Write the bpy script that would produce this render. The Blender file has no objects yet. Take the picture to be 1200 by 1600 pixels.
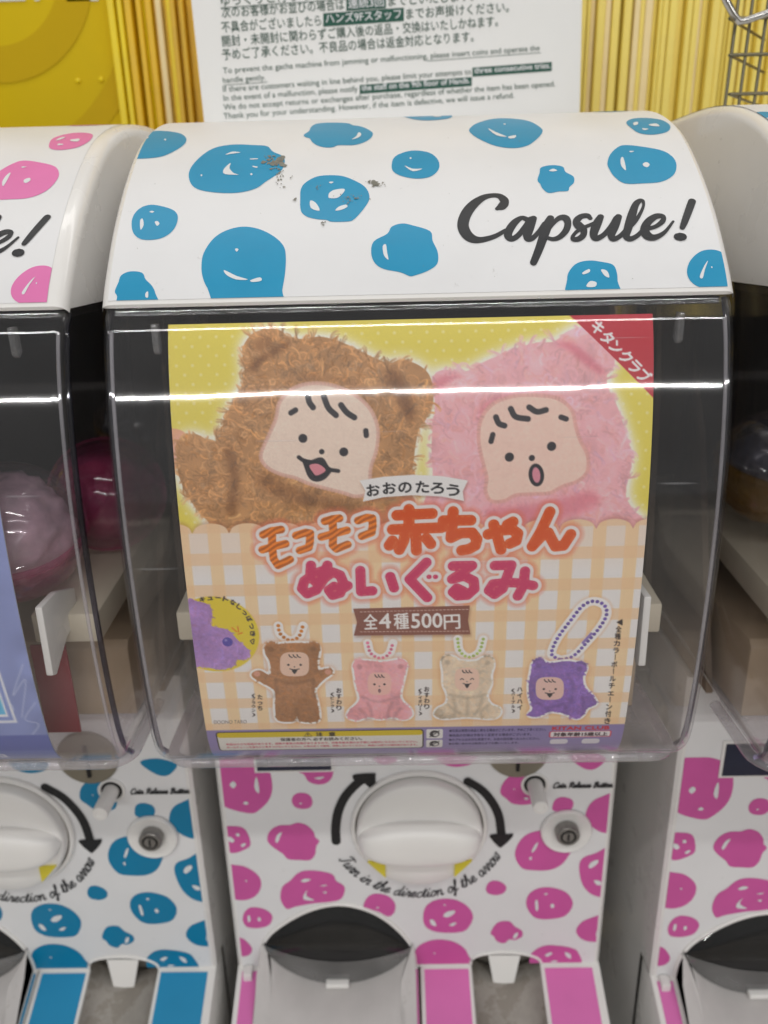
import bpy, bmesh, math, random
import numpy as np
from mathutils import Vector, Matrix

random.seed(7); rng = np.random.default_rng(7)
SC = bpy.context.scene
COL = SC.collection

# ------------------------------------------------------------------ camera
F = 1200.0                                   # focal length in photo pixels (1200 x 1600 photo)
PITCH, YAW, ROLL = math.radians(19.727), math.radians(.836), math.radians(-1.39)
CAM = np.array([-.0121, -.3731, .0275])      # metres; origin = middle of the hood's front lower edge
def cam_basis():
    cp, sp, cy, sy = math.cos(PITCH), math.sin(PITCH), math.cos(YAW), math.sin(YAW)
    f = np.array([-sy*cp, cy*cp, -sp]); r = np.array([cy, sy, 0.]); u = np.cross(r, f)
    c, s = math.cos(ROLL), math.sin(ROLL)
    return f, c*r+s*u, -s*r+c*u
FW, RT, UP = cam_basis()
cam = bpy.data.cameras.new('camera'); cam_o = bpy.data.objects.new('camera', cam); COL.objects.link(cam_o)
cam.sensor_fit = 'VERTICAL'; cam.sensor_height = 36.0; cam.sensor_width = 27.0; cam.lens = 36.0*F/1600
cam.clip_start = .01; cam.clip_end = 100
cam_o.matrix_world = Matrix(((RT[0], UP[0], -FW[0], CAM[0]), (RT[1], UP[1], -FW[1], CAM[1]), (RT[2], UP[2], -FW[2], CAM[2]), (0, 0, 0, 1)))
cam.dof.use_dof = True; cam.dof.focus_distance = .365; cam.dof.aperture_fstop = 7.5
SC.camera = cam_o

# ------------------------------------------------------------------ light: shop ceiling tubes, soft shop ambience
W = bpy.data.worlds.new('World'); SC.world = W; W.use_nodes = True
W.node_tree.nodes['Background'].inputs[0].default_value = (.99, .985, .98, 1)
W.node_tree.nodes['Background'].inputs[1].default_value = .21
def tube_lamp(name, loc, sx, sy, power, color=(1, .985, .962)):
    l = bpy.data.lights.new(name, 'AREA'); l.shape = 'RECTANGLE'; l.size = sx; l.size_y = sy; l.energy = power; l.color = color
    o = bpy.data.objects.new(name, l); COL.objects.link(o); o.location = loc
    return o
tube_lamp('ceiling_lamp', (0.1, -1.12, 1.30), 2.6, .05, 13.5)
tube_lamp('ceiling_lamp', (0.0, .15, 1.40), 2.6, .14, 6.5)
for k_, (fx, fy) in enumerate(((-2.06, -4.53), (-.70, -4.46), (.66, -4.50), (2.02, -4.44))):       # a row of bare tubes across the aisle
    far = tube_lamp('ceiling_lamp', (fx, fy, 1.32), 1.31, .030, 20); far.rotation_euler = (math.radians(35), 0, math.radians((.6, -.5, .7, -.5)[k_]))
vs = SC.view_settings
vs.view_transform = 'Standard'; vs.look = 'None'; vs.gamma = 1.0; vs.exposure = 0.18; vs.use_curve_mapping = False
cy = SC.cycles
cy.transparent_max_bounces = 48; cy.max_bounces = 5; cy.glossy_bounces = 3; cy.diffuse_bounces = 3; cy.use_adaptive_sampling = True; cy.adaptive_threshold = .02; cy.use_denoising = True; cy.caustics_reflective = False; cy.caustics_refractive = False
cy.sample_clamp_indirect = 6

# ------------------------------------------------------------------ colour and material helpers
def lin(c):
    c = np.asarray(c, float)/255.0
    return np.where(c <= .04045, c/12.92, ((c+.055)/1.055)**2.4)
def hexc(*c): return tuple(lin(c))+(1.0,)
MATS = {}
def plastic(name, rgb, rough=.35, var=.06, scale=60, bump=.0, bscale=400, metal=0.0, spec=.5, coat=0.0, dirt=None):
    """procedural paint / plastic: base colour with a soft mottling, uneven gloss and optional fine relief"""
    if name in MATS: return MATS[name]
    m = bpy.data.materials.new(name); m.use_nodes = True; nt = m.node_tree; n = nt.nodes; L = nt.links
    p = n['Principled BSDF']; c = hexc(*rgb)
    tc = n.new('ShaderNodeTexCoord'); no = n.new('ShaderNodeTexNoise'); no.inputs['Scale'].default_value = scale; no.inputs['Detail'].default_value = 5
    L.new(tc.outputs['Object'], no.inputs['Vector'])
    rp = n.new('ShaderNodeValToRGB'); rp.color_ramp.elements[0].position = .3; rp.color_ramp.elements[1].position = .7
    rp.color_ramp.elements[0].color = tuple(x*(1-var) for x in c[:3])+(1,); rp.color_ramp.elements[1].color = tuple(min(1, x*(1+var*.4)) for x in c[:3])+(1,)
    L.new(no.outputs['Fac'], rp.inputs['Fac'])
    out = rp.outputs['Color']
    if dirt:
        d = n.new('ShaderNodeTexNoise'); d.inputs['Scale'].default_value = dirt[0]; d.inputs['Detail'].default_value = 8; d.inputs['Roughness'].default_value = .72
        L.new(tc.outputs['Object'], d.inputs['Vector'])
        dr = n.new('ShaderNodeValToRGB'); dr.color_ramp.elements[0].position = dirt[1]; dr.color_ramp.elements[1].position = dirt[1]+.06
        L.new(d.outputs['Fac'], dr.inputs['Fac'])
        ml = n.new('ShaderNodeMath'); ml.operation = 'MULTIPLY'; ml.inputs[1].default_value = dirt[2]; L.new(dr.outputs['Color'], ml.inputs[0])
        mx = n.new('ShaderNodeMix'); mx.data_type = 'RGBA'; L.new(ml.outputs[0], mx.inputs[0]); L.new(out, mx.inputs[6]); mx.inputs[7].default_value = hexc(120, 112, 100)
        out = mx.outputs[2]
    L.new(out, p.inputs['Base Color'])
    mr = n.new('ShaderNodeMapRange'); mr.inputs[3].default_value = rough*.8; mr.inputs[4].default_value = min(1, rough*1.25)
    L.new(no.outputs['Fac'], mr.inputs[0]); L.new(mr.outputs[0], p.inputs['Roughness'])
    p.inputs['Metallic'].default_value = metal; p.inputs['Specular IOR Level'].default_value = spec; p.inputs['Coat Weight'].default_value = coat
    if bump:
        b = n.new('ShaderNodeBump'); b.inputs['Strength'].default_value = bump; b.inputs['Distance'].default_value = .0006
        nb = n.new('ShaderNodeTexNoise'); nb.inputs['Scale'].default_value = bscale; L.new(tc.outputs['Object'], nb.inputs['Vector'])
        L.new(nb.outputs['Fac'], b.inputs['Height']); L.new(b.outputs['Normal'], p.inputs['Normal'])
    MATS[name] = m; return m
def clear(name, tint=(.93, .92, .94), f0=.045, rough=.03, haze=0.0, haze_col=(.8, .8, .8), scr=True):
    """thin clear plastic: transparent sheet with Fresnel gloss, a little haze and fine scratches"""
    if name in MATS: return MATS[name]
    m = bpy.data.materials.new(name); m.use_nodes = True; nt = m.node_tree; n = nt.nodes; L = nt.links
    n.remove(n['Principled BSDF']); out = n['Material Output']
    tr = n.new('ShaderNodeBsdfTransparent'); tr.inputs[0].default_value = tint+(1,)
    gl = n.new('ShaderNodeBsdfGlossy'); gl.inputs['Roughness'].default_value = rough; gl.inputs['Color'].default_value = (1, 1, 1, 1)
    df = n.new('ShaderNodeBsdfDiffuse'); df.inputs[0].default_value = haze_col+(1,)
    tc = n.new('ShaderNodeTexCoord')
    lw = n.new('ShaderNodeLayerWeight'); lw.inputs['Blend'].default_value = .5
    pw = n.new('ShaderNodeMath'); pw.operation = 'POWER'; pw.inputs[1].default_value = 5; L.new(lw.outputs['Facing'], pw.inputs[0])
    ma = n.new('ShaderNodeMath'); ma.operation = 'MULTIPLY_ADD'; ma.inputs[1].default_value = 1-f0; ma.inputs[2].default_value = f0; L.new(pw.outputs[0], ma.inputs[0])
    hz = n.new('ShaderNodeTexNoise'); hz.inputs['Scale'].default_value = 18; hz.inputs['Detail'].default_value = 6; L.new(tc.outputs['Object'], hz.inputs['Vector'])
    hm = n.new('ShaderNodeMath'); hm.operation = 'MULTIPLY'; hm.inputs[1].default_value = haze*2; L.new(hz.outputs['Fac'], hm.inputs[0])
    fac = hm.outputs[0]
    if scr:
        mp = n.new('ShaderNodeMapping'); mp.inputs['Scale'].default_value = (14, 14, 420); mp.inputs['Rotation'].default_value = (0, .22, 0); L.new(tc.outputs['Object'], mp.inputs['Vector'])
        sn = n.new('ShaderNodeTexNoise'); sn.inputs['Scale'].default_value = 1; sn.inputs['Detail'].default_value = 2; L.new(mp.outputs[0], sn.inputs['Vector'])
        sr = n.new('ShaderNodeMapRange'); sr.inputs[1].default_value = .74; sr.inputs[2].default_value = .8; sr.inputs[3].default_value = 0; sr.inputs[4].default_value = .10; L.new(sn.outputs['Fac'], sr.inputs[0])
        ad = n.new('ShaderNodeMath'); ad.operation = 'ADD'; L.new(fac, ad.inputs[0]); L.new(sr.outputs[0], ad.inputs[1]); fac = ad.outputs[0]
        bp = n.new('ShaderNodeBump'); bp.inputs['Strength'].default_value = .30; bp.inputs['Distance'].default_value = .0008
        bn = n.new('ShaderNodeTexNoise'); bn.inputs['Scale'].default_value = 16; bn.inputs['Detail'].default_value = 3; L.new(tc.outputs['Object'], bn.inputs['Vector'])
        L.new(bn.outputs['Fac'], bp.inputs['Height']); L.new(bp.outputs[0], gl.inputs['Normal'])
    m1 = n.new('ShaderNodeMixShader'); L.new(fac, m1.inputs[0]); L.new(tr.outputs[0], m1.inputs[1]); L.new(df.outputs[0], m1.inputs[2])
    m2 = n.new('ShaderNodeMixShader'); L.new(ma.outputs[0], m2.inputs[0]); L.new(m1.outputs[0], m2.inputs[1]); L.new(gl.outputs[0], m2.inputs[2])
    L.new(m2.outputs[0], out.inputs[0])
    MATS[name] = m; return m
def print_mat(name, attr='print', rough=.42):
    if name in MATS: return MATS[name]
    m = bpy.data.materials.new(name); m.use_nodes = True; nt = m.node_tree; n = nt.nodes
    a = n.new('ShaderNodeVertexColor'); a.layer_name = attr
    nt.links.new(a.outputs[0], n['Principled BSDF'].inputs['Base Color']); n['Principled BSDF'].inputs['Roughness'].default_value = rough
    n['Principled BSDF'].inputs['Specular IOR Level'].default_value = .35
    MATS[name] = m; return m

# ------------------------------------------------------------------ object helpers
def empty(name, loc=(0, 0, 0), label=None, cat=None, group=None):
    o = bpy.data.objects.new(name, None); COL.objects.link(o); o.location = loc; o.empty_display_size = .02
    if label: o['label'] = label
    if cat: o['category'] = cat
    if group: o['group'] = group
    return o
def mesh_obj(name, V, Fc, mats, parent=None, smooth=False, mi=None, shade_angle=None):
    me = bpy.data.meshes.new(name); me.from_pydata([tuple(map(float, v)) for v in V], [], [tuple(map(int, f)) for f in Fc])
    if not isinstance(mats, (list, tuple)): mats = [mats]
    for m in mats: me.materials.append(m)
    if mi is not None: me.polygons.foreach_set('material_index', mi)
    if smooth: me.polygons.foreach_set('use_smooth', [True]*len(me.polygons))
    me.update()
    if smooth and shade_angle: me.set_sharp_from_angle(angle=math.radians(shade_angle))
    o = bpy.data.objects.new(name, me); COL.objects.link(o)
    if parent: o.parent = parent
    return o
def bm_obj(name, bm, mats, parent=None, smooth=False, angle=35):
    me = bpy.data.meshes.new(name); bmesh.ops.recalc_face_normals(bm, faces=bm.faces); bm.to_mesh(me); bm.free()
    if not isinstance(mats, (list, tuple)): mats = [mats]
    for m in mats: me.materials.append(m)
    if smooth:
        me.polygons.foreach_set('use_smooth', [True]*len(me.polygons)); me.set_sharp_from_angle(angle=math.radians(angle))
    o = bpy.data.objects.new(name, me); COL.objects.link(o)
    if parent: o.parent = parent
    return o
def box(name, lo, hi, mat, parent=None, bev=.001, seg=2):
    bm = bmesh.new(); bmesh.ops.create_cube(bm, size=1)
    lo, hi = np.array(lo), np.array(hi)
    for v in bm.verts: v.co = Vector((lo+hi)/2+np.array(v.co)*(hi-lo))
    if bev: bmesh.ops.bevel(bm, geom=bm.edges[:], offset=bev, segments=seg, affect='EDGES', profile=.5)
    return bm_obj(name, bm, mat, parent, smooth=True)
def prism(name, poly, axis, a, b, mat, parent=None, bev=0):
    """extrude a 2-D polygon along an axis: 'x' (poly in y,z), 'y' (poly in x,z), 'z' (poly in x,y)"""
    def P(p, t): return {'x': (t, p[0], p[1]), 'y': (p[0], t, p[1]), 'z': (p[0], p[1], t)}[axis]
    bm = bmesh.new(); A = [bm.verts.new(P(p, a)) for p in poly]; B = [bm.verts.new(P(p, b)) for p in poly]
    bm.faces.new(A); bm.faces.new(B[::-1])
    for i in range(len(poly)): j = (i+1) % len(poly); bm.faces.new((A[i], B[i], B[j], A[j]))
    if bev: bmesh.ops.bevel(bm, geom=bm.edges[:], offset=bev, segments=2, affect='EDGES', profile=.5)
    bmesh.ops.triangulate(bm, faces=[f for f in bm.faces if len(f.verts) > 4])
    return bm_obj(name, bm, mat, parent, smooth=bool(bev))
def tube(name, pts, r, mat, parent=None, seg=8, closed=False):
    pts = [np.array(p, float) for p in pts]; V = []; Fc = []; n = len(pts)
    for i, p in enumerate(pts):
        d = (pts[(i+1) % n] if (closed or i < n-1) else p)-(pts[i-1] if (closed or i > 0) else p); d /= np.linalg.norm(d)
        a = np.cross(d, [0, 0, 1.]) if abs(d[2]) < .9 else np.cross(d, [1., 0, 0]); a /= np.linalg.norm(a); b = np.cross(d, a)
        rr = r[i] if isinstance(r, (list, tuple, np.ndarray)) else r
        for k in range(seg): t = 2*math.pi*k/seg; V.append(p+rr*(math.cos(t)*a+math.sin(t)*b))
    for i in range(n if closed else n-1):
        for k in range(seg):
            i2 = (i+1) % n; k2 = (k+1) % seg
            Fc.append((i*seg+k, i*seg+k2, i2*seg+k2, i2*seg+k))
    if not closed: Fc += [tuple(range(seg))[::-1], tuple(range((n-1)*seg, n*seg))]
    return mesh_obj(name, V, Fc, mat, parent, smooth=True, shade_angle=50)
def lathe(name, prof, M, mat, parent=None, seg=48, smooth=True, angle=40):
    """revolve (radius, height) pairs about the local z axis, then place with matrix M"""
    V = []; Fc = []; n = len(prof)
    for k in range(seg):
        t = 2*math.pi*k/seg
        for r, h in prof: V.append(M @ Vector((r*math.cos(t), r*math.sin(t), h)))
    for k in range(seg):
        k2 = (k+1) % seg
        for i in range(n-1): Fc.append((k*n+i, k2*n+i, k2*n+i+1, k*n+i+1))
    o = mesh_obj(name, V, Fc, mat, parent, smooth=smooth, shade_angle=angle)
    return o
def catmull(P, sub=5, closed=True):
    P = np.array(P, float); n = len(P); out = []
    R_ = range(n) if closed else range(n-1)
    for i in R_:
        p0 = P[(i-1) % n] if closed or i > 0 else 2*P[0]-P[1]
        p1, p2 = P[i], P[(i+1) % n]
        p3 = P[(i+2) % n] if closed or i+2 < n else 2*P[-1]-P[-2]
        for k in range(sub):
            t = k/sub
            out.append(.5*((2*p1)+(-p0+p2)*t+(2*p0-5*p1+4*p2-p3)*t*t+(-p0+3*p1-3*p2+p3)*t**3))
    if not closed: out.append(P[-1])
    return np.array(out)

# ------------------------------------------------------------------ profiles (Y, Z) of the curved skins, and pixel -> skin coordinates
def smooth_prof(P, sub=8): return catmull(P, sub, closed=False)
# clear cover: its lean from the vertical (degrees, + faces up) against height, integrated to a profile
_tz = np.array([-.0012, -.0040, -.0052, -.0080, -.0130, -.0220, -.0320, -.0430, -.0550, -.0850, -.110, -.140, -.170, -.200, -.225, -.2370, -.2470, -.2540, -.2578, -.2585])
_ta = np.array([2, 12, 48, 34, 25, 19.2, 16.2, 13.4, 10.6, 6.4, 3.2, .6, -1.4, -4.2, -8, -17, -36, -58, -80, -88])
_z = np.r_[np.linspace(-.0012, -.012, 14)[:-1], np.linspace(-.012, -.235, 44)[:-1], np.linspace(-.235, -.2583, 14)]
_zf = np.linspace(-.0012, -.2583, 6000); _yf = .0012+np.r_[0, np.cumsum(np.diff(_zf)*np.tan(np.radians(np.interp(-_zf[:-1], -_tz, _ta))))]
COVER = [(float(np.interp(-z, -_zf, _yf)), float(z)) for z in _z]; COVER.append((COVER[-1][0]+.010, -.2585))
def cover_y(z): return float(np.interp(-z, -_zf, _yf))
HOOD = smooth_prof([(0, 0), (.0098, .0128), (.031, .0352), (.057, .0570), (.085, .0755), (.110, .0862), (.140, .0940), (.175, .0985), (.215, .0998), (.285, .0998)], 10)
_cz = np.r_[np.linspace(-.0095, -.232, 120), np.linspace(-.232, -.2500, 30)[1:]]
CARD = np.array([(cover_y(z-.0006)+.0026, z) for z in _cz])
class Skin:
    def __init__(s, P, out):
        s.P = P; d = np.diff(P, axis=0); s.S = np.r_[0, np.cumsum(np.hypot(d[:, 0], d[:, 1]))]
        t = np.gradient(P, axis=0); t /= np.hypot(t[:, 0], t[:, 1])[:, None]
        s.N = np.stack([t[:, 1], -t[:, 0]], 1)*out
    def at(s, x, v, off=0.0):
        x, v = np.broadcast_arrays(np.asarray(x, float), np.asarray(v, float))
        y = np.interp(v, s.S, s.P[:, 0]); z = np.interp(v, s.S, s.P[:, 1]); ny = np.interp(v, s.S, s.N[:, 0]); nz = np.interp(v, s.S, s.N[:, 1])
        return np.stack([x, y+ny*off, z+nz*off], -1)
    def uv(s, px):
        px = np.atleast_2d(np.asarray(px, float))
        d = FW+RT*((px[:, :1]-600)/F)+UP*((800-px[:, 1:2])/F)
        rel = s.P-CAM[1:]                                                  # K x 2
        g = rel[None, :, 0]*d[:, None, 2]-rel[None, :, 1]*d[:, None, 1]      # N x K
        ch = (g[:, :-1]*g[:, 1:] <= 0)
        k = np.where(ch.any(1), ch.argmax(1), np.abs(g).argmin(1).clip(0, len(s.P)-2))
        i = np.arange(len(px)); g0, g1 = g[i, k], g[i, k+1]
        t = np.where(ch.any(1), g0/np.where(g0 == g1, 1, g0-g1), 0.).clip(0, 1)
        v = s.S[k]+t*(s.S[k+1]-s.S[k]); y = s.P[k, 0]+t*(s.P[k+1, 0]-s.P[k, 0])
        x = CAM[0]+d[:, 0]*(y-CAM[1])/d[:, 1]
        return np.stack([x, v], 1)
hood_skin, card_skin = Skin(HOOD, -1), Skin(CARD, 1)
YB, ZSH = .0976, -.539                        # body front plane and the height where the tray shelf starts
SLOPE = math.tan(math.radians(25))
def ray(px): return FW+RT*((px[0]-600)/F)+UP*((800-px[1])/F)
def onY(px, Y): d = ray(px); return CAM+d*((Y-CAM[1])/d[1])
def onShelf(px, off=0.0):                      # plane z = ZSH + off - (YB - y)*SLOPE
    d = ray(px); t = (ZSH+off-(YB-CAM[1])*SLOPE-CAM[2])/(d[2]-d[1]*SLOPE); return CAM+d*t
def onX(px, X): d = ray(px); return CAM+d*((X-CAM[0])/d[0])
class Flat:                                   # the body's front plane as a skin: (x, -z)
    def at(s, x, v, off=0.0):
        x, v = np.broadcast_arrays(np.asarray(x, float), np.asarray(v, float)); return np.stack([x, np.full_like(x, YB)-off, -v], -1)
    def uv(s, px): return np.array([(p[0], -p[2]) for p in (onY(q, YB) for q in np.atleast_2d(px))])
body_skin = Flat()

# ------------------------------------------------------------------ flat print cut to a skin
def cut_poly(polys, skin, offs, xlim, vlim, steps, name, mats, parent, mi=None, shift=0.0):
    """polygons given in skin coordinates, clipped to the sticker, cut into strips so that they follow the curve"""
    allV = []; allF = []; allM = []
    for q, (P, off) in enumerate(zip(polys, offs)):
        bm = bmesh.new(); vs_ = [bm.verts.new((p[0]+shift, p[1], 0)) for p in P]
        try: bm.faces.new(vs_)
        except ValueError: bm.free(); continue
        for co, no in (((xlim[0], 0, 0), (-1, 0, 0)), ((xlim[1], 0, 0), (1, 0, 0)), ((0, vlim[0], 0), (0, -1, 0)), ((0, vlim[1], 0), (0, 1, 0))):
            bmesh.ops.bisect_plane(bm, geom=bm.verts[:]+bm.edges[:]+bm.faces[:], plane_co=co, plane_no=no, clear_outer=True)
        if steps:
            for v in np.arange(vlim[0]+steps, vlim[1], steps):
                bmesh.ops.bisect_plane(bm, geom=bm.verts[:]+bm.edges[:]+bm.faces[:], plane_co=(0, v, 0), plane_no=(0, 1, 0))
        bmesh.ops.triangulate(bm, faces=bm.faces[:])
        b = len(allV); bm.verts.index_update()
        for v in bm.verts: allV.append(skin.at(v.co.x, v.co.y, off))
        for f in bm.faces:
            i = [v.index+b for v in f.verts]
            a_, b_, c_ = (np.array(allV[k]) for k in i)
            if np.cross(b_-a_, c_-a_)[1] > 0: i = i[::-1]
            allF.append(i); allM.append(mi[q] if mi else 0)
        bm.free()
    if not allF: return None
    return mesh_obj(name, allV, allF, mats, parent, mi=allM)
def ribbon(skin, P, Wd, off0, off1, cap=True):
    """a brush stroke in skin coordinates as a strip that rises by a hair along its length, so its crossings never share a plane"""
    P = np.array(P, float); n = len(P); T = np.gradient(P, axis=0); T /= np.hypot(T[:, 0], T[:, 1])[:, None]+1e-12
    N = np.stack([-T[:, 1], T[:, 0]], 1); V = []; Fc = []; h = np.asarray(Wd, float)/2; o = np.linspace(off0, off1, n)
    for i in range(n): V += [skin.at(*(P[i]+N[i]*h[i]), o[i]), skin.at(*(P[i]-N[i]*h[i]), o[i])]
    for i in range(n-1): Fc.append((2*i, 2*i+1, 2*i+3, 2*i+2))
    if cap:
        for e, sgn in ((0, -1), (n-1, 1)):
            b = len(V); a0 = math.atan2(N[e][1], N[e][0])
            for k in range(1, 6): t = a0-sgn*math.pi*k/6; V.append(skin.at(*(P[e]+h[e]*np.array([math.cos(t), math.sin(t)])), o[e]))
            Fc.append((2*e,)+tuple(range(b, b+5))+(2*e+1,))
    return V, Fc
def orient(V, Fc):
    out = []
    for f in Fc:
        a_, b_, c_ = (np.array(V[k]) for k in (f[0], f[1], f[2])); nn = np.cross(b_-a_, c_-a_)
        out.append(f if nn[1] <= 0 else f[::-1])
    return out
def strokes_obj(name, skin, strokes, off, mat, parent, step=2e-5, rise=8e-5):
    V, Fc = [], []
    for q, (P, Wd) in enumerate(strokes):
        v, f = ribbon(skin, P, Wd, off+q*step, off+q*step+rise); b = len(V); V += v; Fc += [tuple(i+b for i in t) for t in f]
    return mesh_obj(name, V, orient(V, Fc), mat, parent)
def Z(zoom, pts):                             # coordinates noted in an enlarged crop -> photo pixels
    ox, oy, s = zoom; return np.array([(ox+p[0]/s, oy+p[1]/s) for p in pts])

def cdt(poly):
    from mathutils.geometry import delaunay_2d_cdt
    n = len(poly); v, e, f, *_ = delaunay_2d_cdt([Vector((float(p[0]), float(p[1]))) for p in poly], [], [list(range(n))], 1, 1e-7)
    return [tuple(p) for p in v], [tuple(t) for t in f]
# ------------------------------------------------------------------ materials
M_white = plastic('white_shell_plastic', (238, 236, 233), .28, .03, 30, coat=.3, dirt=(55, .66, .16))
M_stick = plastic('white_sticker', (232, 232, 233), .40, .03, 25, dirt=(90, .66, .35))
M_blue = plastic('blue_print', (18, 148, 192), .40, .05, 40)
M_blue_d = plastic('deep_blue_print', (0, 128, 172), .40, .05, 40)
M_pink = plastic('magenta_print', (212, 92, 166), .40, .05, 40)
M_pinkp = plastic('pink_sheet', (226, 116, 186), .45, .05, 30)
M_bluep = plastic('blue_sheet', (20, 142, 190), .45, .05, 30)
M_hoodpink = plastic('pink_print', (230, 122, 182), .40, .05, 40)
M_black = plastic('black_print', (34, 36, 40), .45, .08, 60)
M_arrow = plastic('black_raised_print', (24, 25, 28), .38, .3, 500, bump=.9, bscale=700)
M_mark = plastic('white_print', (228, 230, 232), .40, .02, 40)
M_scuff = plastic('grey_scuff', (134, 132, 122), .7, .25, 300)
M_clear = clear('clear_cover_plastic', (.988, .986, .988), .040, .048, .013, (.75, .75, .78))
M_clip = clear('clear_clip_plastic', (.86, .86, .87), .09, .08, .10, (.9, .9, .9), scr=False)
M_lip = clear('clear_lip_plastic', (.9, .88, .9), .08, .06, .30, (.92, .90, .92), scr=False)
M_frost = clear('frosted_cover_foot', (.93, .91, .93), .06, .10, .26, (.92, .89, .92), scr=False)
M_glint = clear('pale_corner_glint', (.90, .88, .92), .10, .05, .20, (.9, .88, .92), scr=False)  # pale haze imitates the bright line refracted along a corner
M_dark_line = clear('dark_corner_line', (.34, .33, .42), .06, .05, .02, (.3, .3, .4), scr=False)  # dark tint imitates the dark line seen along a clear corner
M_smoke = clear('smoky_flap_plastic', (.42, .43, .46), .045, .05, .03, (.6, .6, .6))
M_flaprim = clear('grey_flap_edge', (.5, .5, .51), .06, .10, .20, (.75, .74, .73), scr=False)
M_ivory = plastic('ivory_plastic', (214, 204, 184), .4, .05, 30)
M_post = plastic('brown_grey_wall', (142, 124, 108), .6, .15, 20)
M_beige = plastic('beige_plastic', (196, 174, 148), .45, .06, 30)
M_dark = plastic('dark_chamber', (40, 35, 33), .6, .2, 20)
M_void = plastic('black_inside', (12, 12, 15), .5, .2, 40)
M_grey = plastic('grey_tray_plastic', (196, 192, 190), .45, .06, 60, dirt=(60, .62, .25))
M_steel = plastic('worn_coin_steel', (176, 170, 162), .38, .18, 90, metal=.35, dirt=(45, .5, .5))
M_bronze = plastic('dull_bronze_steel', (150, 144, 130), .4, .1, 60, metal=.7)
M_gap = plastic('dark_slit', (70, 62, 50), .6, .1, 40)
M_yellowp = plastic('yellow_marker', (222, 206, 62), .45, .05, 60)
M_knob = plastic('cream_white_knob', (242, 240, 237), .42, .02, 30, coat=.0, dirt=(60, .69, .1))
M_lock = plastic('lock_steel', (150, 148, 145), .3, .1, 80, metal=.8)
M_navy = plastic('navy_label', (30, 36, 60), .35, .1, 60)
M_red = plastic('dark_red_card', (150, 24, 44), .45, .05, 40)

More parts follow.
